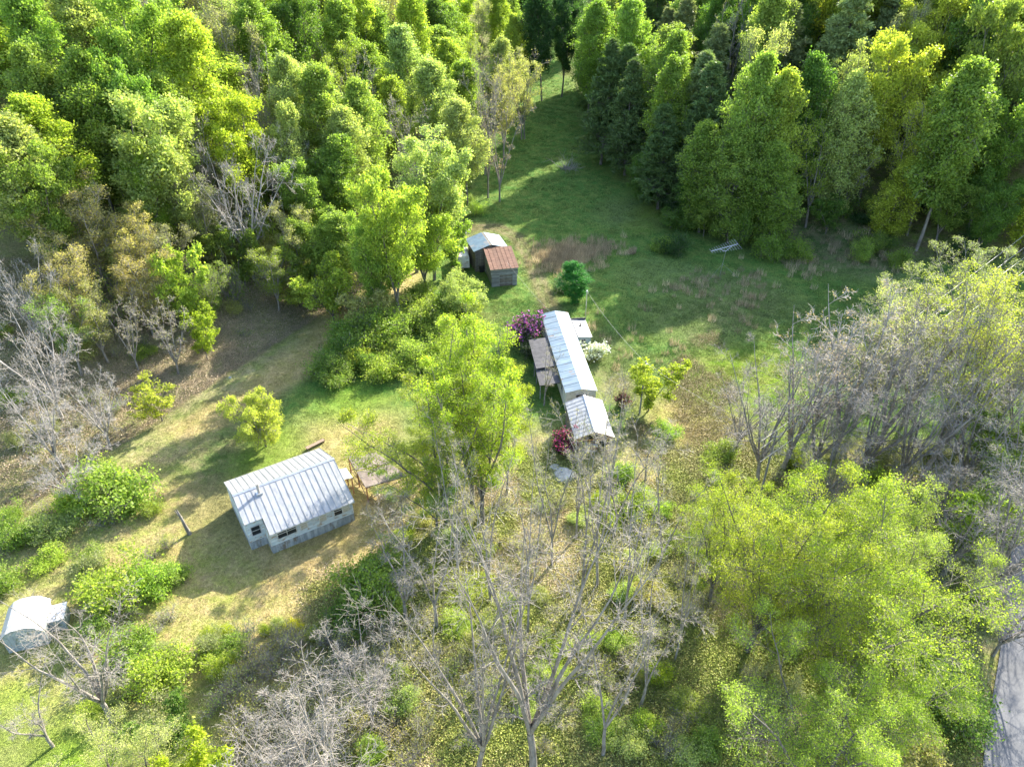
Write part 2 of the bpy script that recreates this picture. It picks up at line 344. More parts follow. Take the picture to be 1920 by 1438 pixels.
# ------------------------------------------------------------------ tree generator (branch skeleton, tubes, leaves)
def unit(v): return v/(np.linalg.norm(v, axis=-1, keepdims=True)+1e-9)
def polyline(rng, start, d, length, k, jitter, tropism):
    n = len(start); P = np.zeros((n, k, 3)); P[:, 0] = start; d = unit(d); step = (length/(k-1))[:, None]
    for j in range(1, k):
        d = unit(d+rng.normal(0, jitter, (n, 3))+np.array([0, 0, 1.])*tropism)
        P[:, j] = P[:, j-1]+d*step
    return P
def taper(r0, k, end=.25): return r0[:, None]*np.linspace(1, end, k)[None]
def children(rng, P, R, per, t0, t1, lenf, ang, k, jitter, trop, rr=.55, flatten=0.0, vary=None):
    n, kk, _ = P.shape; idx = np.repeat(np.arange(n), per)
    t = t0+(t1-t0)*((np.tile(np.arange(per), n)+rng.random(n*per))/per)
    s = np.clip(t*(kk-1), 0, kk-1.001); i = s.astype(int); f = (s-i)[:, None]
    p0 = P[idx, i]; p1 = P[idx, i+1]; start = p0*(1-f)+p1*f; d = unit(p1-p0)
    rad = R[idx, i]*(1-f[:, 0])+R[idx, i+1]*f[:, 0]
    az_ = np.tile(np.arange(per), n)*2.399+np.repeat(rng.random(n)*6.28, per)+rng.normal(0, .3, n*per)
    ref = np.where(np.abs(d[:, 2:]) < .9, np.array([[0, 0, 1.]]), np.array([[1., 0, 0]]))
    u = unit(np.cross(d, ref)); w = np.cross(d, u)
    perp = np.cos(az_)[:, None]*u+np.sin(az_)[:, None]*w
    if flatten: perp[:, 2] *= (1-flatten); perp = unit(perp)
    a = np.radians(ang)*(1+rng.normal(0, .15, n*per))
    nd = np.cos(a)[:, None]*d+np.sin(a)[:, None]*perp
    plen = np.linalg.norm(P[idx, -1]-P[idx, 0], axis=1)
    ln = lenf(t, plen)*(.75+.5*rng.random(n*per) if vary is None else 1-vary+1.3*vary*rng.random(n*per))
    C = polyline(rng, start, nd, ln, k, jitter, trop)
    return C, taper(np.minimum(rad*.85, rad*rr+.004), k), t
def tubes(P, R, sides):
    n, k, _ = P.shape; d = unit(P[:, -1]-P[:, 0])
    ref = np.where(np.abs(d[:, 2:]) < .9, np.array([[0, 0, 1.]]), np.array([[1., 0, 0]]))
    u = unit(np.cross(d, ref)); w = np.cross(d, u)
    if sides == 2:
        V = np.stack([P-u[:, None]*R[..., None], P+u[:, None]*R[..., None]], 2)
    else:
        th = 2*pi*np.arange(sides)/sides
        V = P[:, :, None]+R[:, :, None, None]*(np.cos(th)[None, None, :, None]*u[:, None, None]+np.sin(th)[None, None, :, None]*w[:, None, None])
    V = V.reshape(-1, 3); s = sides
    b = (np.arange(n)[:, None, None]*k*s+np.arange(k-1)[None, :, None]*s)
    if s == 2:
        F = np.concatenate([b, b+1, b+3, b+2], -1).reshape(-1, 4)
    else:
        j = np.arange(s)[None, None]; j2 = (j+1) % s
        F = np.stack([b+j, b+j2, b+s+j2, b+s+j], -1).reshape(-1, 4)
    return V, F
def join(parts):
    V = []; F = []; o = 0
    for v, f in parts:
        V.append(v); F.append(f+o); o += len(v)
    return np.concatenate(V), np.concatenate(F)
def leaf_quads(rng, C, size, up=.6, droop=0.0, aspect=.7, axis=None):
    n = len(C); nrm = unit(rng.normal(0, 1, (n, 3))+np.array([0, 0, up]))
    a = unit(np.cross(nrm, rng.normal(0, 1, (n, 3)))) if axis is None else unit(axis+rng.normal(0, .25, (n, 3)))
    if droop: a = unit(a+np.array([0, 0, -droop]))
    b = unit(np.cross(nrm, a)); s = (size*(.6+.8*rng.random(n)))[:, None]
    V = np.stack([C-a*s*.5, C+b*s*.5*aspect+nrm*s*.08, C+a*s*.5, C-b*s*.5*aspect+nrm*s*.08], 1).reshape(-1, 3)
    return V, np.arange(4*n).reshape(-1, 4)
def make_tree(seed, H=20., crown_base=.35, R=5.5, shape='ovoid', limbs=38, l2=8, l3=6, ang=55, trop=.08, leaders=1, leaf=.3, nleaf=10, spread=.35,
              bark='bark', leafmat='leaf', jitter=.16, trunk_r=.22, up=.6, twig=.018, droop=0., leaf_keep=1., twigs2=True, axisleaf=False, flatten=0., lean=0., l3len=.42, sparse=0.):
    rng = np.random.default_rng(seed)
    # leaders
    if leaders == 1:
        base = np.array([[0, 0, -.4]]); d = np.array([[lean, 0, 1.]])
        T = polyline(rng, base, d, np.array([H*.98]), 10, .035, .05); TR = taper(np.array([trunk_r]), 10, .12)
        wood = [(T, TR, 7)]
    else:
        hb = H*crown_base*.55
        T0 = polyline(rng, np.array([[0, 0, -.4]]), np.array([[lean, 0, 1.]]), np.array([hb+.4]), 4, .04, .05)
        th = np.arange(leaders)*2*pi/leaders+rng.random()*6
        sp = R/(H-hb)*.75
        d = np.stack([np.cos(th)*sp*(.5+.8*rng.random(leaders)), np.sin(th)*sp*(.5+.8*rng.random(leaders)), np.ones(leaders)], 1)
        L_ = (H-hb)*(.82+.25*rng.random(leaders))*np.linalg.norm(d, axis=1)**.5
        T = polyline(rng, np.repeat(T0[:, -1], leaders, 0), d, L_, 10, .06, .03)
        TR = taper(np.full(leaders, trunk_r*.62), 10, .12)
        wood = [(T0, taper(np.array([trunk_r]), 4, .8), 7), (T, TR, 6)]
    cb = crown_base if leaders == 1 else crown_base*.35
    def env(t):
        s = np.clip((t-cb)/(1-cb), 0, 1)
        if shape == 'ovoid': return R*(np.sin(pi*np.clip(s*.9+.08, 0, 1)**.72)**.8)+.25
        if shape == 'cone': return R*(1-s)**.8*(.35+.65*np.minimum(1, s*6+.3))+.3
        if shape == 'round': return R*np.sqrt(np.clip(1-(s*1.75-.75)**2, .05, 1))
        if shape == 'vase': return R*(.35+.65*s)
        return R*(1-.4*s)
    k1 = R if leaders == 1 else R*.62
    f1 = lambda t, p: env(t)*(k1/R)
    per = limbs if leaders == 1 else max(4, limbs//leaders)
    A, AR, t = children(rng, T, TR, per, cb, .985, f1, ang, 6, jitter*.7, trop, .5, flatten, .45 if shape != 'cone' else .3)
    Bn, BR, _ = children(rng, A, AR, l2, .18, 1., lambda t, p: p*.5*(1.15-.65*t), 48, 4, jitter, trop*.7, .6, flatten)
    Cn, CR, _ = children(rng, Bn, BR, l3, .15, 1., lambda t, p: np.maximum(p*l3len*1.1*(1.25-.5*t), .35), 45, 3, jitter, trop*.5-droop*.3, .7)
    CR = np.maximum(CR, twig); BR = np.maximum(BR, twig*1.2); AR = np.maximum(AR, twig*1.6)
    thick = [tubes(p, r, s) for p, r, s in wood]+[tubes(A, AR, 4)]+[tubes(Bn, BR, 3)]
    out = {'trunk': mesh_np('trunk', *join(thick), M[bark], smooth=True)}
    if leaf_keep < 1:
        keep = rng.random(len(Cn)) < leaf_keep; LC = Cn[keep]
    else: LC = Cn
    fine = tubes(Cn, CR, 2)
    if nleaf:
        n = len(LC); tt = .3+.75*rng.random((n, nleaf)); s = np.clip(tt*2, 0, 1.999); i = s.astype(int); f = (s-i)[..., None]
        I = np.arange(n)[:, None]; c = LC[I, i]*(1-f)+LC[I, i+1]*f
        c = (c+rng.normal(0, spread, c.shape)*np.array([1, 1, .7])).reshape(-1, 3)
        ax = None
        if axisleaf: ax = np.repeat(unit(LC[:, -1]-LC[:, 0]), nleaf, 0)
        lv, lf = leaf_quads(rng, c, leaf, up, droop, .7 if not axisleaf else .22, ax)
        cl = np.repeat(rng.random(n), nleaf); vary = np.clip(.5+(cl-.5)*.5+rng.normal(0, .16, n*nleaf), 0, 1)
        out['crown'] = mesh_np('crown', lv, lf, M[leafmat], vary)
        if twigs2: out['twigs'] = mesh_np('twigs', *fine, M[bark])
    else:
        out['crown'] = mesh_np('crown', *fine, M[bark])
    out['H'] = H; out['R'] = R
    return out
def shrub(seed, H=1.8, R=1.6, stems=11, leaf=.115, nleaf=15, spread=.17, bark='bark', up=.5, leafmat='leaf', keep=1., l2=7, l3=5, twig=.008, mats=None, bloom=0):
    rng = np.random.default_rng(seed); th = rng.random(stems)*6.28; sp = rng.random(stems)**.6
    d = np.stack([np.cos(th)*sp*R/H*1.1, np.sin(th)*sp*R/H*1.1, np.ones(stems)], 1)
    A = polyline(rng, np.zeros((stems, 3))+np.stack([np.cos(th), np.sin(th), 0*th], 1)*.12*R-[0, 0, .1], d, H*(.4+.75*rng.random(stems))*np.linalg.norm(d, axis=1)**.3, 6, .12, .02)
    AR = taper(np.full(stems, .03), 6)
    Bn, BR, _ = children(rng, A, AR, l2, .1, 1., lambda t, p: p*.5*(1.1-.5*t), 50, 4, .2, .04, .6)
    Cn, CR, _ = children(rng, Bn, BR, l3, .1, 1., lambda t, p: np.maximum(p*.5, .12), 50, 3, .2, .02, .7)
    BR = np.maximum(BR, twig*1.3); CR = np.maximum(CR, twig)
    out = {'stems': mesh_np('stems', *join([tubes(A, AR, 4), tubes(Bn, BR, 3), tubes(Cn, CR, 2)]), M[bark])}
    if nleaf:
        LC = Cn[rng.random(len(Cn)) < keep]; n = len(LC)
        c = LC[np.arange(n)[:, None], rng.integers(1, 3, (n, nleaf))]+rng.normal(0, spread, (n, nleaf, 3)); c = c.reshape(-1, 3)
        lv, lf = leaf_quads(rng, c, leaf, up); cl = np.repeat(rng.random(n), nleaf)
        out['foliage'] = mesh_np('foliage', lv, lf, M[leafmat], np.clip(.5+(cl-.5)*.5+rng.normal(0, .16, len(c)), 0, 1))
        if bloom:
            top = c[c[:, 2] > np.median(c[:, 2])*.7]; k = unit(top-np.array([0, 0, H*.3])); sel = rng.random(len(top)) < bloom
            q = (top+k*.08)[sel]; lv, lf = leaf_quads(rng, q, leaf*1.25, 1., 0, .9)
            out['blossom'] = mesh_np('blossom', lv, lf, M['petal'], rng.random(len(lf)))
    out['H'] = H; out['R'] = R
    return out
PROTO = {}
def T_(key, *variants): PROTO[key] = list(variants)
T_('tulip', *[make_tree(s, H=21, R=4.6, crown_base=.28, shape='ovoid', limbs=44, l2=8, l3=6, ang=58, leaf=.28, nleaf=14, spread=.34, trunk_r=.22) for s in (1, 2, 3, 4)])
T_('broad', *[make_tree(s, H=18, R=6.0, crown_base=.32, shape='round', limbs=44, leaders=4, l2=8, l3=6, ang=55, leaf=.28, nleaf=14, spread=.38, trunk_r=.28) for s in (11, 12, 13)])
T_('edge', *[make_tree(s, H=20, R=4.8, crown_base=.07, shape='ovoid', limbs=58, l2=8, l3=6, ang=62, leaf=.28, nleaf=11, spread=.34, trunk_r=.22) for s in (15, 16)])
T_('airy', *[make_tree(s, H=18, R=5.2, crown_base=.3, shape='round', limbs=40, leaders=5, l2=8, l3=6, ang=45, leaf=.18, nleaf=8, spread=.3, trunk_r=.22, bark='palebark', leaf_keep=.75, twig=.02) for s in (21, 22)])
T_('bare', *[make_tree(s, H=17, R=5.5, crown_base=.3, shape='vase', limbs=42, leaders=5, l2=7, l3=6, ang=42, leaf=.16, nleaf=1, spread=.12, trunk_r=.22, bark='palebark', leaf_keep=.5, twig=.017) for s in (31, 32, 33)])
T_('pine', *[make_tree(s, H=24, R=5.2, crown_base=.10, shape='cone', limbs=84, l2=9, l3=4, ang=80, trop=.05, leaf=.62, nleaf=9, spread=.16, trunk_r=.28, bark='darkbark', leafmat='needle', flatten=.75, axisleaf=True, jitter=.1, up=.2, l3len=.38) for s in (41, 42, 43)])
# larger, finer trees for the front of the picture
T_('front_leafy', *[make_tree(s, H=22, R=5.2, crown_base=.28, shape='round', limbs=42, leaders=4, l2=9, l3=7, ang=48, leaf=.135, nleaf=15, spread=.22, trunk_r=.24, bark='bark', twig=.014, leaf_keep=.85) for s in (51, 52)])
T_('front_bare', *[make_tree(s, H=21, R=8.5, crown_base=.30, shape='vase', limbs=42, leaders=6, l2=8, l3=7, ang=40, leaf=.06, nleaf=1, spread=.05, trunk_r=.29, bark='palebark', twig=.008, leaf_keep=.35, jitter=.2) for s in (61, 62)])
T_('white_bare', *[make_tree(s, H=14, R=6, crown_base=.3, shape='round', limbs=42, leaders=7, l2=8, l3=7, ang=46, trop=.03, leaf=.06, nleaf=1, spread=.06, trunk_r=.20, bark='palebark', twig=.0095, leaf_keep=.25, jitter=.22) for s in (66, 67)])
T_('pale_bare', *[make_tree(s, H=12, R=6, crown_base=.3, shape='round', limbs=44, leaders=7, l2=8, l3=7, ang=48, trop=.03, leaf=.08, nleaf=1, spread=.08, trunk_r=.22, bark='whitebark', twig=.013, leaf_keep=.25, jitter=.22) for s in (68, 69)])
T_('front_airy', *[make_tree(s, H=20, R=6, crown_base=.3, shape='round', limbs=48, leaders=6, l2=8, l3=7, ang=46, leaf=.125, nleaf=7, spread=.22, trunk_r=.26, bark='palebark', twig=.014, leaf_keep=.7) for s in (24, 25)])
T_('slim_bare', *[make_tree(s, H=20, R=4.2, crown_base=.35, shape='vase', limbs=30, leaders=3, l2=7, l3=6, ang=38, leaf=.08, nleaf=2, spread=.1, trunk_r=.17, bark='palebark', twig=.0075, leaf_keep=.4, jitter=.2) for s in (71, 72)])
T_('pink', *[make_tree(s, H=18, R=5.8, crown_base=.30, shape='round', limbs=40, leaders=6, l2=7, l3=6, ang=42, leaf=.12, nleaf=2, spread=.14, trunk_r=.24, bark='pinktwig', twig=.015, leaf_keep=.6) for s in (81,)])
T_('veil', *[make_tree(s, H=20, R=7.0, crown_base=.28, shape='round', limbs=60, leaders=6, l2=9, l3=7, ang=55, trop=.0, leaf=.11, nleaf=16, spread=.24, trunk_r=.28, bark='bark', twig=.010, leaf_keep=.85, flatten=.3) for s in (91, 92)])
T_('apple', make_tree(101, H=6, R=4.2, crown_base=.4, shape='round', limbs=30, leaders=4, l2=8, l3=6, ang=60, trop=-.02, leaf=.17, nleaf=9, spread=.18, trunk_r=.2, bark='darkbark', lean=.5, twig=.012))
T_('willow', make_tree(102, H=6.2, R=3.0, crown_base=.2, shape='round', limbs=54, leaders=5, l2=8, l3=6, ang=52, trop=-.06, leaf=.12, nleaf=12, spread=.10, trunk_r=.12, bark='bark', droop=1.3, l3len=.75, twig=.008))
T_('sapling', *[make_tree(s, H=7, R=2.6, crown_base=.2, shape='round', limbs=30, leaders=3, l2=6, l3=5, ang=55, leaf=.22, nleaf=8, spread=.16, trunk_r=.09, twig=.012) for s in (111, 112)])
T_('tier', make_tree(113, H=6, R=3.0, crown_base=.25, shape='round', limbs=22, leaders=3, l2=6, l3=5, ang=75, trop=.02, leaf=.2, nleaf=9, spread=.12, trunk_r=.09, twig=.012, flatten=.6, leaf_keep=.6, up=2.))
T_('bush', *[shrub(s) for s in (121, 122, 123)])
T_('tangle', *[shrub(s, H=1.6, R=1.9, stems=16, nleaf=2, leaf=.12, keep=.5, bark='palebark', l2=7, l3=5, twig=.006) for s in (131, 132)])
T_('rhodo', shrub(141, H=2.6, R=2.0, stems=12, leaf=.2, nleaf=9, spread=.2, bloom=.42))
T_('whitebloom', shrub(142, H=1.8, R=1.2, stems=9, leaf=.16, nleaf=5, spread=.14, bloom=.9))

COLORS = dict(
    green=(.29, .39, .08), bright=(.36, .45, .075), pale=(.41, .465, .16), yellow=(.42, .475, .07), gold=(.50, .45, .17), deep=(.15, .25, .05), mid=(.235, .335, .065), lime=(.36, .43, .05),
    pine=(.15, .23, .075), palepine=(.26, .32, .13), bud=(.42, .41, .16), pinkbud=(.40, .31, .22), grey=(.33, .35, .17), emerald=(.06, .24, .06), dusk=(.07, .14, .045), flower=(.55, .46, .02),  # dusk: leaf green darkened to stand for shade, as at the meadow head
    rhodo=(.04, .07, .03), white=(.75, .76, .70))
TREE_POS = []
rt = np.random.default_rng(99)
def put(key, loc, H, Rr, color, name, label, cat, group=None, rz=None, variant=None, tilt=(0, 0)):
    vs = PROTO[key]; p = vs[rt.integers(len(vs)) if variant is None else variant % len(vs)]
    e = empty(name, loc, rt.random()*6.28 if rz is None else rz, label, cat, group)
    e.rotation_euler[0] = tilt[0]+rt.normal(0, .03); e.rotation_euler[1] = tilt[1]+rt.normal(0, .03)
    e.scale = (Rr/p['R'], Rr/p['R'], H/p['H'])
    c = np.array(COLORS[color]) if isinstance(color, str) else np.array(color)
    c = c*(1+rt.normal(0, .03, 3))*(1+rt.normal(0, .06))
    for part in ('trunk', 'twigs', 'crown', 'stems', 'foliage', 'blossom'):
        if part in p:
            o = link(part, p[part], e); o.color = (*np.clip(c, 0, 1), 1)
            if part == 'blossom': o.color = (*BLOSSOM, 1)
    TREE_POS.append((loc[0], loc[1], Rr)); return e
BLOSSOM = (.34, .09, .36)
def by_top(px, py, H): return at(px, py, H*.94)

# ------------------------------------------------------------------ buildings
def sheets(parent, name, mat, u0, u1, n, pa, pb, t=.03, gap=.012, wob=.006, seed=0, rib=.035):
    """n roof sheets side by side between lines pa and pb (functions of u giving (x,y,z)), each a part with a raised seam on its edge"""
    r = random.Random(seed); w = (u1-u0)/n
    for i in range(n):
        a = u0+i*w+gap/2; b = u0+(i+1)*w-gap/2; dz = r.uniform(-wob, wob)
        m = MB(); up = lambda p: (p[0], p[1], p[2]+dz)
        A, B_, C, D = map(up, (pa(a), pa(b), pb(b), pb(a)))
        m.hexa([(p[0], p[1], p[2]-t) for p in (A, B_, C, D)]+[A, B_, C, D])
        if rib:
            def lift(p, k): return (p[0], p[1], p[2]+k)
            for e0, e1 in ((a, a+.03), (b-.03, b)):
                P = [up(pa(e0)), up(pa(e1)), up(pb(e1)), up(pb(e0))]
                m.hexa([lift(p, .001) for p in P]+[lift(p, rib) for p in P])
        m.obj(name, mat, parent)
def window(parent, x, y, z, w, h, frame='white', pane='glass', axis='x', out=-1, bars=1, depth=.05):
    """window on a wall; axis = direction of its width, out = sign of the outward side"""
    def bx(m, a0, a1, d0, d1, z0, z1):
        d0, d1 = sorted((out*d0, out*d1))
        if axis == 'x': m.box(x+a0, x+a1, y+d0, y+d1, z0, z1)
        else: m.box(x+d0, x+d1, y+a0, y+a1, z0, z1)
    m = MB(); f = .07
    bx(m, -w/2-f, -w/2, -.02, depth, z-f, z+h+f); bx(m, w/2, w/2+f, -.02, depth, z-f, z+h+f)
    bx(m, -w/2, w/2, -.02, depth, z+h, z+h+f); bx(m, -w/2, w/2, -.02, depth+.03, z-f, z)
    bx(m, -w/2, w/2, -.01, depth-.01, z+h*.48, z+h*.48+.05)
    if bars > 1: bx(m, -.02, .02, -.01, depth-.012, z, z+h*.48); bx(m, -.02, .02, -.01, depth-.012, z+h*.48+.05, z+h)
    win = m.obj('window', frame, parent)
    p = MB(); bx(p, -w/2, w/2, .004, .016, z+.001, z+h*.48-.001); bx(p, -w/2, w/2, .004, .016, z+h*.48+.051, z+h-.001)
    p.obj('pane', pane, win)
# --- weathered pale blue house with ribbed metal roof (front left)
hx, hy = flat(513, 1038); HA = math.atan2(4.4, 6.9)
hz = gz(hx+2, hy+3)-.1
house = empty('farmhouse', (hx, hy, hz), HA, 'weathered pale blue house with a ribbed white metal roof on the dry lawn', 'house')
UW, VB = 7.85, 8.1          # main front wall u 0..UW at v 0; left bay u -1.5..0 set back 1.5
RV, RZ = 3.85, 5.05; EF, EZ = -.7, 3.05; EB, EBZ = 8.6, 3.0
sl = (RZ-EZ)/(RV-EF)
core = MB(); core.box(.02, UW-.02, .02, VB, .0, 3.0); core.box(-1.5, .02, 1.52, VB, .0, 3.0)
core.prism([(.02, 3.0), (VB, 3.0), (RV, 4.85)], 0, 1)
core.v = core.v[:16]; core.f = core.f[:12]
def gable(u0, u1, v0, zb):
    b = len(core.v); zf = RZ-.12-(RV-v0)*sl
    pr = [(v0, zb), (VB, zb), (VB, 3.05), (RV, RZ-.12), (v0, zf)]
    core.v += [(u0, v, z) for v, z in pr]+[(u1, v, z) for v, z in pr]; n = 5
    core.f += [tuple(b+i for i in range(n)), tuple(b+n+i for i in range(n))[::-1]]+[(b+i, b+n+i, b+n+(i+1) % n, b+(i+1) % n) for i in range(n)]
gable(.02, UW-.02, .02, 3.0); gable(-1.5, .0, 1.52, 3.0)
core.obj('wall_core', 'greywood', house)
def siding(u0, u1, v, z0, z1, n, axis='x', out=-1, mat='paint', top=None):
    h = (z1-z0)/n
    for i in range(n):
        m = MB(); a = z0+i*h; b = a+h-.008
        t0, t1 = .035, .016
        if axis == 'x':
            y0, y1 = v, v+out*t0; y2 = v+out*t1
            m.hexa([(u0, y0, a), (u0, y1, a), (u1, y1, a), (u1, y0, a), (u0, y0, b), (u0, y2, b), (u1, y2, b), (u1, y0, b)])
        else:
            y0, y1 = v, v+out*t0; y2 = v+out*t1
            m.hexa([(y0, u0, a), (y1, u0, a), (y1, u1, a), (y0, u1, a), (y0, u0, b), (y2, u0, b), (y2, u1, b), (y0, u1, b)])
        m.obj('siding_board', mat, house)
siding(0, UW, 0, 1.05, 3.0, 9); siding(-1.5, 0, 1.5, 1.05, 3.6, 11)
siding(.06, 1.44, -.0, 1.05, 3.0, 9, 'y', -1); siding(1.56, VB, -1.5, 1.05, 3.0, 9, 'y', -1); siding(.0, VB, UW, 1.05, 3.0, 9, 'y', 1)
rr = random.Random(4)
def skirt(u0, u1, v, n, axis='x', out=-1):
    w = (u1-u0)/n
    for i in range(n):
        m = MB(); a = u0+i*w; b = a+w-.02; t = .03+rr.random()*.02; z1 = 1.02-rr.random()*.03
        d0, d1 = sorted((v, v+out*t))
        m.box(a, b, d0, d1, -.4, z1) if axis == 'x' else m.box(d0, d1, a, b, -.4, z1)
        m.obj('skirt_board', 'skirt', house)
skirt(0, UW, 0, 24); skirt(-1.5, 0, 1.5, 5); skirt(.06, 1.44, 0, 4, 'y', -1); skirt(1.56, VB, -1.5, 12, 'y', -1); skirt(0, VB, UW, 16, 'y', 1)
for f, wn, pn in ((.145, .8, 'glass'), (.255, .8, 'glass'), (.40, .6, 'curtain'), (.63, .6, 'curtain'), (.82, .75, 'glass'), (.92, .6, 'curtain')):
    window(house, f*UW, -.035, 1.65, wn, .95, 'cream', pn)
window(house, -.75, 1.465, 1.75, .75, 1.0, 'white', 'glass')
cb = MB(); cb.box(-.04, .03, -.045, -.036, 1.05, 3.05); cb.obj('corner_board', 'cream', house)
cb = MB(); cb.box(UW-.06, UW+.04, -.06, -.036, 1.05, 3.05); cb.obj('corner_board', 'cream', house)
F1 = lambda v: RZ-(RV-v)*sl
sheets(house, 'roof_sheet', M['metalroof'], 0.0, 7.95, 14, lambda u: (u, EF, EZ), lambda u: (u, RV-.01, RZ), seed=1)
sheets(house, 'roof_sheet', M['metalroof'], -1.62, -.005, 3, lambda u: (u, .95, F1(.95)), lambda u: (u, RV-.01, RZ), seed=2)
bk = (RZ-EBZ)/(EB-RV)
sheets(house, 'roof_sheet', M['metalroof'], -1.62, 7.95, 17, lambda u: (u, RV+.01, RZ), lambda u: (u, EB, EBZ), seed=3)
m = MB(); m.slab((-1.64, RV-.16, RZ-.16*sl+.055), (7.97, RV-.16, RZ-.16*sl+.055), (7.97, RV, RZ+.06), (-1.64, RV, RZ+.06), .012); m.slab((-1.64, RV, RZ+.06), (7.97, RV, RZ+.06), (7.97, RV+.16, RZ-.16*bk+.055), (-1.64, RV+.16, RZ-.16*bk+.055), .012); m.obj('ridge_cap', 'galv', house)
m = MB()
for u in (-1.60, 7.90):
    v0 = .95 if u < 0 else EF
    m.slab((u, v0, F1(v0)-.04), (u+.03, v0, F1(v0)-.04), (u+.03, RV, RZ-.04), (u, RV, RZ-.04), .13)
    m.slab((u, RV, RZ-.04), (u+.03, RV, RZ-.04), (u+.03, EB, EBZ-.04), (u, EB, EBZ-.04), .13)
m.slab((0, EF+.02, EZ-.035), (7.9, EF+.02, EZ-.035), (7.9, EF+.05, EZ-.035), (0, EF+.05, EZ-.035), .12)
m.obj('fascia', 'cream', house)
fu, fv = .55, 3.2; fz = F1(fv)
m = MB(); m.bar((fu, fv, fz-.05), (fu, fv, fz+1.05), .13, 10); m.bar((fu, fv, fz+1.05), (fu, fv, fz+1.14), .17, 10); fl = m.obj('chimney', 'flue', house)
m = MB(); m.box(fu-.28, fu+.28, fv-.28, fv+.28, fz-.06, fz+.10); m.obj('flashing', 'galv', fl)
# small white canopy over the side door and its posts
can = MB(); can.slab((7.99, 3.3, 2.65), (9.3, 3.3, 2.35), (9.3, 5.0, 2.35), (7.99, 5.0, 2.65), .06); can.obj('door_canopy', 'metalroof', house)
for pu, pv in ((9.2, 3.4), (9.2, 4.9)): p = MB(); p.box(pu-.05, pu+.05, pv-.05, pv+.05, -.3, 2.3); p.obj('canopy_post', 'rustpost', house)
m = MB(); m.box(7.94, 9.2, 3.45, 3.53, .9, .98); m.box(7.94, 9.2, 4.8, 4.88, .9, .98); m.box(7.94, 9.15, 3.4, 4.9, .0, .12); m.obj('stoop', 'rustpost', house)
# plank walkway end behind the house
c = at(592, 838); p = MB(); p.box(-1.1, 1.1, -.22, .22, .25, .32); p.box(-1.0, -.9, -.2, .2, -.1, .25); p.box(.9, 1.0, -.2, .2, -.1, .25)
tag(p.obj('plank_bench', 'brownwood', None, (c[0], c[1], c[2]), (0, .0, .75)), 'low brown plank bench behind the far corner of the white roof', 'bench')
# --- raised brown deck beside the house
a0, a1, a2, a3 = [flat(*q, 2.0) for q in ((652, 858), (706, 851), (764, 893), (686, 915))]
dc = (a0+a1+a2+a3)/4
deck = empty('raised_deck', (dc[0], dc[1], gz(*dc)), 0, 'raised brown board deck on rusty stilts beside the white roofed house', 'deck')
q = [a-dc for a in (a0, a3, a2, a1)]     # ccw from front-left
q = [np.array((q[0][0], q[0][1])), np.array((q[1][0], q[1][1])), np.array((q[2][0], q[2][1])), np.array((q[3][0], q[3][1]))]
def lerp(a, b, t): return a*(1-t)+b*t
for k, (s0, s1, dz) in enumerate(((0, .47, .12), (.5, 1, 0))):
    A = lerp(q[0], q[1], s0); B_ = lerp(q[0], q[1], s1); C = lerp(q[3], q[2], s1); D = lerp(q[3], q[2], s0)
    for j in range(3):
        P = [lerp(A, D, j/3), lerp(B_, C, j/3), lerp(B_, C, (j+1)/3-.008), lerp(A, D, (j+1)/3-.008)]
        mm = MB(); zz = 2.0+dz+rr.uniform(-.015, .015); mm.slab(*[(p[0], p[1], zz) for p in P], .05); mm.obj('deck_panel', 'plyboard', deck)
for A in (q[0], q[1], q[2], q[3], lerp(q[0], q[1], .5), lerp(q[3], q[2], .5)):
    A = A*.96; mm = MB(); mm.box(A[0]-.06, A[0]+.06, A[1]-.06, A[1]+.06, -.4, 1.94); mm.obj('post', 'rustpost', deck)
mm = MB()
for A, B_ in ((q[0], q[1]), (q[1], q[2]), (q[3], q[0])): A = A*.96; B_ = B_*.96; mm.bar((A[0], A[1], 1.8), (B_[0], B_[1], .2), .04, 4); mm.bar((A[0], A[1], .2), (B_[0], B_[1], 1.8), .04, 4); mm.bar((A[0], A[1], 1.85), (B_[0], B_[1], 1.85), .05, 4)
mm.obj('brace', 'brownwood', deck)
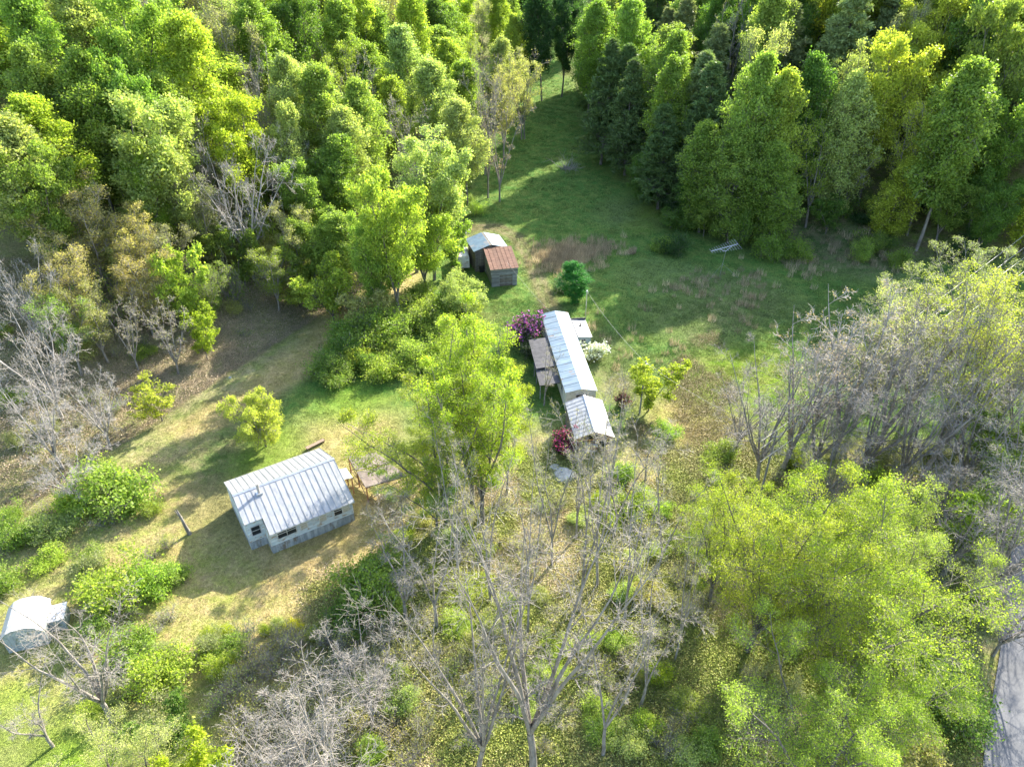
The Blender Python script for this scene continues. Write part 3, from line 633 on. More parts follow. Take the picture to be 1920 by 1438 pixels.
# --- long single-wide home
near = (flat(1061, 742, 2.6)+flat(1119, 730, 2.6))/2; farp = (flat(1012, 590, 2.6)+flat(1067, 587, 2.6))/2
dv = farp-near; TL = float(np.linalg.norm(dv)); TA = math.atan2(dv[1], dv[0])-pi/2
tz = gz(near[0]-1, near[1]+8)
home = empty('mobile_home', (near[0], near[1], tz), TA, 'long narrow single storey home with a metal roof coloured pale blue for shade', 'house')
WH = 1.85
m = MB(); m.prism([(-WH+.12, .0), (WH-.12, .0), (WH-.12, 2.52), (0, 2.88), (-WH+.12, 2.52)], .15, TL-.15); m.obj('wall', 'cream', home)
r2 = random.Random(8); ns = 13
for i in range(ns):
    y0 = i*TL/ns; y1 = (i+1)*TL/ns-.015
    for sx in (-1, 1):
        m = MB(); dz = r2.uniform(0, .022)
        P = [(0.002*sx, y0, 3.0+dz), (sx*WH, y0, 2.62+dz), (sx*WH, y1, 2.62+dz), (0.002*sx, y1, 3.0+dz)]
        if sx > 0: m.slab(*P, .03)
        else: m.slab(P[0], P[3], P[2], P[1], .03)
        s = [(p[0], y1-.05 if p[1] == y1 else p[1], p[2]) for p in P]
        e = [(0.002*sx, y1-.06, 3.0+dz+.001), (sx*WH, y1-.06, 2.62+dz+.001), (sx*WH, y1-.002, 2.62+dz+.001), (0.002*sx, y1-.002, 3.0+dz+.001)]
        m.hexa(([e[0], e[1], e[2], e[3]] if sx > 0 else [e[0], e[3], e[2], e[1]])+[(p[0], p[1], p[2]+.028) for p in ([e[0], e[1], e[2], e[3]] if sx > 0 else [e[0], e[3], e[2], e[1]])])
        m.obj('roof_sheet', 'shaderoof', home)
m = MB(); m.box(-WH-.01, -WH+.03, 0, TL, 2.5, 2.6); m.box(WH-.03, WH+.01, 0, TL, 2.5, 2.6); m.obj('gutter', 'white', home)
window(home, .1, .15, 1.25, 1.3, .9, 'white', 'glass'); 
for yy in (2.5, 6.5, 15.5): window(home, -WH+.12, yy, 1.2, 1.0, .9, 'white', 'glass', 'y', -1)
for yy in (3, 7.5, 11): window(home, WH-.12, yy, 1.2, .9, .8, 'white', 'glass', 'y', 1)
# side utility room (right), its blue-grey walls, window and vent
def loc_of(px, py, z):
    p = flat(px, py, z)-near; c, s = cos(-TA), sin(-TA); return np.array([p[0]*c-p[1]*s, p[0]*s+p[1]*c])
ra, rb, rc, rd = [loc_of(*q, 2.35) for q in ((1070, 601), (1097, 601), (1111, 632), (1083, 631))]
x0, x1 = WH+.02, max(rb[0], rc[0]); y0, y1 = min(rc[1], rd[1])+.25, max(ra[1], rb[1])
m = MB(); m.prism([(x0, 0), (x1-.15, 0), (x1-.15, 2.16), (x0, 2.30)], y0, y1-.1); m.obj('side_room', 'bluewall', home)
nP = 3
for i in range(nP):
    a = y0-.2+i*(y1-y0+.2)/nP; b = a+(y1-y0+.2)/nP-.015
    m = MB(); m.slab((x0, a, 2.42), (x1, a, 2.24), (x1, b, 2.24), (x0, b, 2.42), .04); m.obj('side_roof_panel', 'metalroof', home)
m = MB(); m.box(x0, x1, y1+.0, y1+.12, 2.2, 2.55); m.box(x0-.02, x0+.16, y0-.2, y1, 2.425, 2.52); m.obj('parapet', 'darkroof', home)
vx, vy = (x0+x1)/2, y0+(y1-y0)*.62
m = MB(); m.bar((vx, vy, 2.25), (vx, vy, 2.75), .07, 8); m.box(vx-.16, vx+.16, vy-.16, vy+.16, 2.33, 2.37); m.obj('vent_pipe', 'dark', home)
window(home, (x0+x1)/2-.1, y0, 1.1, .6, .75, 'white', 'glass', bars=2)
# dark porch roofs on the left
for (pq, z, nm) in ((((992, 640), (1026, 634), (1042, 668), (1006, 690)), 2.3, 3), (((1006, 690), (1042, 676), (1046, 716), (1012, 722)), 2.0, 2)):
    L4 = [loc_of(*p, z) for p in pq]; xa = min(L4[0][0], L4[3][0]); xa = max(xa, -WH-2.6); ya = min(L4[2][1], L4[3][1]); yb = max(L4[0][1], L4[1][1])
    for i in range(nm):
        a = ya+i*(yb-ya)/nm; b = a+(yb-ya)/nm-.02
        m = MB(); m.slab((xa, a, z-.15), (-WH-.03, a, z+.08), (-WH-.03, b, z+.08), (xa, b, z-.15), .06); m.obj('porch_roof_panel', 'darkroof', home)
    for yy in (ya+.1, yb-.15):
        m = MB(); m.box(xa+.05, xa+.15, yy-.05, yy+.05, -.2, z-.2); m.obj('porch_post', 'greywood', home)
# metal mast at the side room
c = at(1097, 606); mh = 4.6
m = MB(); m.bar((0, 0, 0), (0, 0, 4.9), .055, 8); mast = empty('service_mast', (c[0], c[1], c[2]), 0, 'tall thin metal service mast standing beside the small side room', 'pole')
m.obj('pole', 'galv', mast); k = MB(); k.bar((0, 0, 4.9), (.0, 0, 5.0), .11, 8); k.bar((-.2, 0, 4.8), (.2, 0, 4.75), .03, 5); k.obj('mast_head', 'galv', mast)
MAST = np.array([c[0], c[1], c[2]+4.85])
# --- gabled shed with open front in front of the home
s0, s1, s2, s3 = [flat(*q, 2.6) for q in ((1059, 756), (1129, 752), (1152, 821), (1078, 825))]
sc_ = (s2+s3)/2; sb = (s0+s1)/2; dv = sb-sc_; SL = float(np.linalg.norm(dv)); SA = math.atan2(dv[1], dv[0])-pi/2; SW = 2.1
cp = empty('carport', (sc_[0], sc_[1], gz(*sc_)), SA, 'small gabled outbuilding with ribbed white metal roof and open timber front', 'outbuilding')
for sx in (-1, 1):
    n = 10
    for i in range(n):
        y0_ = i*SL/n; y1_ = (i+1)*SL/n-.01; dz = r2.uniform(0, .01)
        P = [(sx*.002, y0_, 3.45+dz), (sx*SW, y0_, 2.6+dz), (sx*SW, y1_, 2.6+dz), (sx*.002, y1_, 3.45+dz)]
        m = MB(); o_ = [0, 1, 2, 3] if sx > 0 else [0, 3, 2, 1]
        m.slab(*[P[j] for j in o_], .03)
        e = [(P[0][0], y1_-.05, P[0][2]+.001), (P[1][0], y1_-.05, P[1][2]+.001), (P[2][0], y1_-.001, P[2][2]+.001), (P[3][0], y1_-.001, P[3][2]+.001)]; e = [e[j] for j in o_]
        m.hexa(e+[(p[0], p[1], p[2]+.035) for p in e]); m.obj('roof_sheet', 'metalroof', cp)
m = MB(); m.slab((-.13, -.02, 3.47), (0, -.02, 3.51), (0, SL+.01, 3.51), (-.13, SL+.01, 3.47), .012); m.slab((0, -.02, 3.51), (.13, -.02, 3.47), (.13, SL+.01, 3.47), (0, SL+.01, 3.51), .012); m.obj('ridge_cap', 'galv', cp)
m = MB(); m.prism([(-SW+.1, 2.45), (0, 3.28), (0, 3.40), (-SW+.02, 2.55)], .04, .12); m.prism([(SW-.1, 2.45), (SW-.02, 2.55), (0, 3.40), (0, 3.28)], .04, .12); m.box(-SW+.2, SW-.2, .05, .13, 2.3, 2.44); m.obj('rafter', 'rustpost', cp)
for xx in (-SW+.2, SW-.2, 0):
    for yy in (.1, SL/2, SL-.2):
        if xx == 0 and yy < 1: continue
        m = MB(); m.box(xx-.06, xx+.06, yy-.06, yy+.06, -.2, 2.42 if xx else 3.2); m.obj('post', 'greywood', cp)
m = MB(); m.box(-SW+.15, SW-.15, SL-.14, SL-.1, -.1, 2.5); m.box(-SW+.12, -SW+.16, 1.5, SL-.2, -.1, 2.45); m.box(SW-.16, SW-.12, 1.5, SL-.2, -.1, 2.45); m.obj('wall', 'oldwood', cp)
c = loc = sc_; b = MB(); b.box(-.6, .6, .9, 1.9, 0, .9); b.box(-.65, .65, .85, 1.95, .9, .95); b.box(-.55, .55, .86, .9, .1, .8)
tag(b.obj('chest_freezer', 'dirtywhite', None, (c[0], c[1], gz(*c)), (0, 0, SA)), 'dusty white chest standing inside the open timber front', 'chest')
# --- two old barns
def shed_at(corners, z):   # corners fl, fr, br, bl photo px at eave height z -> centre of front edge, angle, width, depth
    P = [flat(*c, z) for c in corners]; f = (P[0]+P[1])/2; b = (P[2]+P[3])/2; d = b-f
    return f, math.atan2(d[1], d[0])-pi/2, float(np.linalg.norm(P[1]-P[0])), float(np.linalg.norm(d))
f, A_, bw, bd = shed_at(((920, 505), (971, 496), (957, 460), (905, 471)), 3.2)
A_ += .02; bw = 4.4; bd = 5.6
bz = gz(f[0], f[1]+2)
barn = empty('log_barn', (f[0], f[1], bz), A_, 'small old log barn with a rusty brown metal roof and plank doors', 'barn')
hw = bw/2
for i in range(7):
    x0_ = -hw+i*bw/7; x1_ = x0_+bw/7-.012; m = MB(); dz = r2.uniform(0, .02)
    m.slab((x0_, -.35, 3.0+dz), (x1_, -.35, 3.0+dz), (x1_, bd, 3.95+dz), (x0_, bd, 3.95+dz), .03)
    m.slab((x0_+.002, -.35, 3.03+dz), (x0_+.05, -.35, 3.03+dz), (x0_+.05, bd, 3.98+dz), (x0_+.002, bd, 3.98+dz), .028); m.obj('roof_sheet', 'rustroof', barn)
wx = hw-.25
for i in range(11):    # logs of the front, with a doorway low down
    z0 = i*.26; z1 = z0+.235
    def logbox(xa, xb, ya, yb, zt=None):
        m = MB(); m.box(xa, xb, ya, yb, z0, zt or z1); m.obj('log', 'greywood', barn)
    if z1 < 1.9:
        logbox(-wx, -.75, 0, .18); logbox(1.25, wx, 0, .18)
    else: logbox(-wx-.12, wx+.12, 0, .18)
    logbox(-wx, -wx+.18, .19, bd-.45); logbox(wx-.18, wx, .19, bd-.45); logbox(-wx-.1, wx+.1, bd-.44, bd-.26)
m = MB(); m.prism([(.2, 2.86), (bd-.3, 2.86), (bd-.3, 3.75), (.2, 2.93)], -wx+.02, -wx+.14); m.v = [(y, x, z) for x, y, z in m.v]; m.prism([(.2, 2.86), (bd-.3, 2.86), (bd-.3, 3.75), (.2, 2.93)], wx-.14, wx-.02)
m.v = m.v[:8]+[(y, x, z) for x, y, z in m.v[8:]]; m.box(-wx, wx, bd-.43, bd-.3, 2.87, 3.8); m.obj('upper_wall', 'oldwood', barn)
m = MB(); m.box(-.85, -.75, -.05, .0, 0, 2.0); m.box(1.25, 1.35, -.05, 0, 0, 2.0); m.box(-.85, 1.35, -.07, 0, 1.96, 2.08); m.obj('door_frame', 'greywood', barn)
for i in range(7):
    xa = -.74+i*.283; m = MB(); m.box(xa, xa+.265, .02, .07, .03, 1.93-(i % 3)*.03); m.obj('door_plank', 'oldwood', barn)
m = MB(); m.box(-.74, 1.24, -.02, .015, .45, .55); m.box(-.74, 1.24, -.02, .015, 1.4, 1.5); m.obj('door_rail', 'greywood', barn)
f, A_, bw, bd = shed_at(((891, 474), (951, 462), (945, 444), (884, 448)), 3.6)
f = flat(921, 468, 3.6); A_ = .30; bw, bd = 5.6, 5.2
b2 = empty('gable_barn', (f[0], f[1], gz(*f)), A_, 'old plank barn with a pale blue metal gable roof split by a dark ridge gap', 'barn')
for sx in (-1, 1):
    for i in range(3):
        y0_ = i*bd/3; y1_ = y0_+bd/3-.01
        P = [(sx*.17, y0_, 4.42), (sx*bw/2, y0_, 3.6), (sx*bw/2, y1_, 3.6), (sx*.17, y1_, 4.42)]
        m = MB(); m.slab(*[P[j] for j in ([0, 1, 2, 3] if sx > 0 else [0, 3, 2, 1])], .04); m.obj('roof_sheet', 'blueroof', b2)
m = MB(); m.box(-.165, .165, .05, bd-.05, 4.28, 4.36); m.obj('ridge_board', 'oldwood', b2)
m = MB(); m.box(-bw/2+.35, bw/2-.35, .3, bd-.3, 0, 3.4); m.prism([(-bw/2+.35, 3.4), (bw/2-.35, 3.4), (0, 4.24)], .3, bd-.3); m.obj('wall_core', 'dark', b2)
for i in range(16):
    xa = -bw/2+.33+i*(bw-.66)/16; m = MB(); m.box(xa, xa+(bw-.66)/16-.03, .24, .29, 0, 3.4+max(0, .75*(1-abs(xa+.15)/(bw/2)))); m.obj('wall_plank', 'oldwood', b2)
for i in range(14):
    ya = .3+i*(bd-.6)/14; m = MB(); m.box(-bw/2+.28, -bw/2+.33, ya, ya+(bd-.6)/14-.03, 0, 3.45); m.obj('wall_plank', 'oldwood', b2)
c = at(906, 506); m = MB(); m.box(-.4, .4, -.9, .9, .55, 1.0); m.box(-.35, .35, .3, .85, 1.0, 1.25); m.bar((-.3, -.6, .3), (.3, -.6, .3), .3, 10); m.bar((-.3, .6, .3), (.3, .6, .3), .3, 10)
tag(m.obj('garden_cart', 'dark', None, (c[0]-.4, c[1]-.3, c[2]), (0, 0, .3)), 'dark two wheeled cart parked in the gap left of the log barn', 'cart')
# rounded white trailer beside the barns
c = at(872, 508); cw = 2.1
old = empty('old_trailer', (c[0]-.3, c[1], c[2]), .12, 'old white trailer box with rounded rust stained roof left of the barns', 'trailer')
pr = [(-cw/2, .45), (cw/2, .45), (cw/2, 2.0), (cw/2-.12, 2.25), (.4, 2.4), (-.4, 2.4), (-cw/2+.12, 2.25), (-cw/2, 2.0)]
m = MB(); m.prism(pr, 0, 4.2); m.obj('body', 'dirtywhite', old)
for sx in (-1, 1): m = MB(); m.bar((sx*(cw/2-.22), 2.0, .33), (sx*(cw/2-.02), 2.0, .33), .33, 12); m.obj('wheel', 'dark', old)
m = MB(); m.box(-cw/2-.01, cw/2+.01, 4.1, 4.22, 1.9, 2.3); m.box(-.05, .05, -1.0, .05, .42, .5); m.obj('trim', 'rustpost', old)
# --- rounded roof shed bottom left
fl, fr, bl_, br_ = flat(18, 1222), flat(94, 1208), flat(28, 1150), flat(95, 1140)
f = (fl+fr)/2; SA2 = .33
sh = empty('garden_shed', (f[0], f[1], gz(*f)), SA2, 'small grey metal shed with a curved white roof on the lower left lawn', 'shed')
w2 = 1.45; sd = 3.0
m = MB(); m.prism([(-w2, 0), (w2, 0), (w2, 1.75), (w2-.55, 2.25), (0, 2.42), (-w2+.55, 2.25), (-w2, 1.75)], 0, sd); m.obj('wall', 'shedwall', sh)
rp = [(-w2-.12, 1.72), (-w2+.5, 2.32), (-.45, 2.5), (.45, 2.5), (w2-.5, 2.32), (w2+.12, 1.72)]
for (xa, za), (xb, zb) in zip(rp[:-1], rp[1:]):
    for j in range(3):
        y0_ = -.15+j*(sd+.3)/3; y1_ = y0_+(sd+.3)/3-.01
        m = MB(); m.slab((xa+.004, y0_, za), (xb-.004, y0_, zb), (xb-.004, y1_, zb), (xa+.004, y1_, za), .03); m.obj('roof_panel', 'white', sh)
m = MB()
for k in range(9): x_ = -w2+.1+k*(2*w2-.2)/8; m.box(x_-.02, x_+.02, -.03, 0, .05, 1.7)
m.obj('wall_rib', 'shedwall', sh)
m = MB(); m.box(-.5, .45, -.05, -.031, .05, 1.65); m.obj('door', 'shedwall', sh)
c = at(112, 1168); p2 = empty('lean_to', (c[0], c[1], c[2]), SA2, 'low pale grey lean-to box against the right side of the curved shed', 'shed')
m = MB(); m.box(-.75, .75, -.8, .8, 0, 1.15); m.obj('body', 'shedwall', p2); m = MB(); m.slab((-.85, -.9, 1.22), (.85, -.9, 1.32), (.85, .9, 1.32), (-.85, .9, 1.22), .05); m.obj('lid', 'dirtywhite', p2)
# --- antenna on a mast in the meadow
c = at(1349, 520); ah = 4.3
an = empty('television_antenna', (c[0], c[1], c[2]), 0, 'grey television antenna on a thin guyed mast at the meadow edge', 'antenna')
m = MB(); m.bar((0, 0, 0), (.25, 0, ah), .03, 6); m.obj('mast', 'wire', an)
p0 = np.array([-1.9, .2, ah-.1]); p1 = np.array([2.3, 1.2, ah+.65]); m = MB(); m.bar(p0, p1, .06, 6); m.bar((.25, 0, ah-.05), lerp(p0, p1, .8), .04, 5); m.bar((.25, 0, ah-.05), lerp(p0, p1, .3), .04, 5); m.obj('boom', 'white', an)
for i in range(12):
    t = i/11; cc = lerp(p0, p1, t); hl = .55+.75*t; m = MB(); m.bar(cc+np.array([-.35*hl, .75*hl, .3*hl]), cc-np.array([-.35*hl, .75*hl, .3*hl]), .024, 4); m.obj('element', 'white', an)
m = MB(); m.bar((.1, 0, 2.2), (3.2, -.6, -.3), .012, 4); m.bar((.1, 0, 2.2), (-2.2, -1.6, 0), .012, 4); m.obj('guy_wire', 'wire', an)
# --- utility pole and wires
c = at(1199, 776); up_ = empty('utility_pole', (c[0], c[1], c[2]), 0, 'thin weathered utility pole beside the yellow green tree', 'pole')
m = MB(); m.bar((0, 0, -.3), (0, 0, 7.2), .11, 8, .075); m.obj('pole', 'greywood', up_); m = MB(); m.box(-.25, .25, -.04, .04, 6.75, 6.87); m.bar((0, -.1, 6.5), (0, -.1, 6.9), .09, 8); m.obj('bracket', 'galv', up_)
POLE = np.array([c[0], c[1], c[2]+7.0])
def cable(name, a, b, sag, r, label, group=None, cat='cable'):
    a = np.array(a, float); b = np.array(b, float); t = np.linspace(0, 1, 26)[:, None]
    P = a*(1-t)+b*t; P[:, 2:] -= sag*4*t*(1-t)
    V, F = tubes(P[None], np.full((1, 26), r), 5)
    return tag(link(name, mesh_np(name, V, F, M['wire'])), label, cat, group)
cable('overhead_wire', MAST, POLE, .5, .012, 'thin service wire from the metal mast down to the utility pole')
c = at(1300, 850); cable('overhead_wire', POLE, (c[0]+6, c[1]-6, c[2]+7), .6, .012, 'thin wire from the utility pole toward the lower right trees')
ba = flat(945, 482, 3.6); cable('overhead_wire', (ba[0], ba[1], bz+3.4), (near[0]+dv[0]*0-2.5, near[1]+TL-.5, tz+2.7), .3, .012, 'thin wire from the rusty barn roof to the purple flowering shrub')
for i, (pa, pb, wd) in enumerate((((1920, 440), (1460, 778), 'uppermost'), ((1920, 462), (1460, 800), 'second highest'), ((1920, 480), (1460, 812), 'third highest'), ((1920, 505), (1460, 835), 'lowest'))):
    zt = 9.0-i*.25
    A = flat(*pa, 9.5); B_ = flat(*pb, 8.2); d_ = (A-B_); A2 = A+d_*.6; B2 = B_-d_*.05
    cable('power_line', (A2[0], A2[1], 11.2-i*.1), (B2[0], B2[1], 8.0-i*.1), .8, .028, f'{wd} of four pale power lines behind the right bare trees', 'power lines crossing on the right')
pc = flat(1455, 815, 8.2); pz = gz(*pc)
pp = empty('power_pole', (pc[0], pc[1], pz), 0, 'wooden power pole among the bare pinkish trees on the right', 'pole')
m = MB(); m.bar((0, 0, -.4), (0, 0, 8.6-pz), .11, 9, .08); m.obj('pole', 'greywood', pp); m = MB(); m.box(-.3, .3, -.05, .05, 7.9-pz, 8.02-pz); m.obj('crossarm', 'greywood', pp)
# --- dead broken trunk near the house
c = at(357, 1002); dt = empty('dead_trunk', (c[0], c[1], c[2]), 0, 'broken grey dead trunk standing left of the house', 'dead tree')
rg = np.random.default_rng(5)
A = polyline(rg, np.array([[0, 0, -.2]]), np.array([[-.12, 0, 1.]]), np.array([3.3]), 8, .05, .05); B3 = polyline(rg, A[:, 4], np.array([[-.5, .2, 1.]]), np.array([1.3]), 5, .1, 0)
link('trunk', mesh_np('trunk', *tubes(A, np.linspace(.22, .07, 8)[None], 8), M['palebark'], smooth=True), dt); link('branch', mesh_np('branch', *tubes(B3, np.linspace(.1, .03, 5)[None], 6), M['palebark'], smooth=True), dt)
# --- stones, slabs, debris
def boulder(px, py, r, flatn, label, name='boulder', mat='stone'):
    c = at(px, py); rg = np.random.default_rng(int(px)); n = 9
    V = []; F = []
    for i in range(6):
        for j in range(n):
            ph = pi*(i+.3)/6.2; th = 2*pi*j/n; k = r*(1+rg.normal(0, .1)); V.append((k*sin(ph)*cos(th), k*sin(ph)*sin(th), k*cos(ph)*flatn))
    for i in range(5):
        for j in range(n): F.append((i*n+j, (i+1)*n+j, (i+1)*n+(j+1) % n, i*n+(j+1) % n))
    V += [(0, 0, r*flatn*1.02)]; t = len(V)-1
    me = bpy.data.meshes.new(name); me.from_pydata(V, [], F+[(t, j, (j+1) % n) for j in range(n)]); me.materials.append(M[mat])
    return tag(link(name, me, None, (c[0], c[1], c[2]+.05*r)), label, 'rock')
boulder(1058, 893, 1.3, .3, 'broad flat white rock slab in brush below the gabled outbuilding')
boulder(1040, 880, .7, .5, 'small white rock left of the broad flat slab', mat='stone')
boulder(432, 709, .22, .7, 'tiny white stone on leaf litter left of the dry track')
boulder(54, 1128, .4, .4, 'small pale stone on the lawn above the curved shed')
c = at(868, 438)
for i in range(5):
    m = MB(); m.box(-1.1, 1.1, -.1, .1, 0, .12); tag(m.obj('board', 'greywood', None, (c[0]+i*.14, c[1]+i*.25-.4, c[2]+.05+.05*i), (0, .04*i, .2+.22*i)), ('lowest', 'second lowest', 'middle', 'second highest', 'topmost')[i]+' grey scrap board in the loose pile above the white trailer', 'board', 'scrap boards by the forest edge')
rg = np.random.default_rng(77); c = at(1064, 318)
n = 26; th = rg.random(n)*6.28; A = polyline(rg, np.zeros((n, 3))+rg.normal(0, .5, (n, 3))*[1, 1, .2], np.stack([np.cos(th), np.sin(th)*.7, .45+0*th], 1), rg.uniform(1.5, 3.8, n), 6, .18, -.03)
B3, BR, _ = children(rg, A, taper(np.full(n, .05), 6), 5, .2, 1, lambda t, p: p*.45, 40, 4, .2, 0)
tag(link('brush_pile', mesh_np('brush_pile', *join([tubes(A, taper(np.full(n, .055), 6), 4), tubes(B3, np.maximum(BR, .02), 3)]), M['pinktwig']), None, (c[0], c[1], c[2]+.1)), 'fallen bare branch heap on the grass at the upper meadow', 'brush pile')

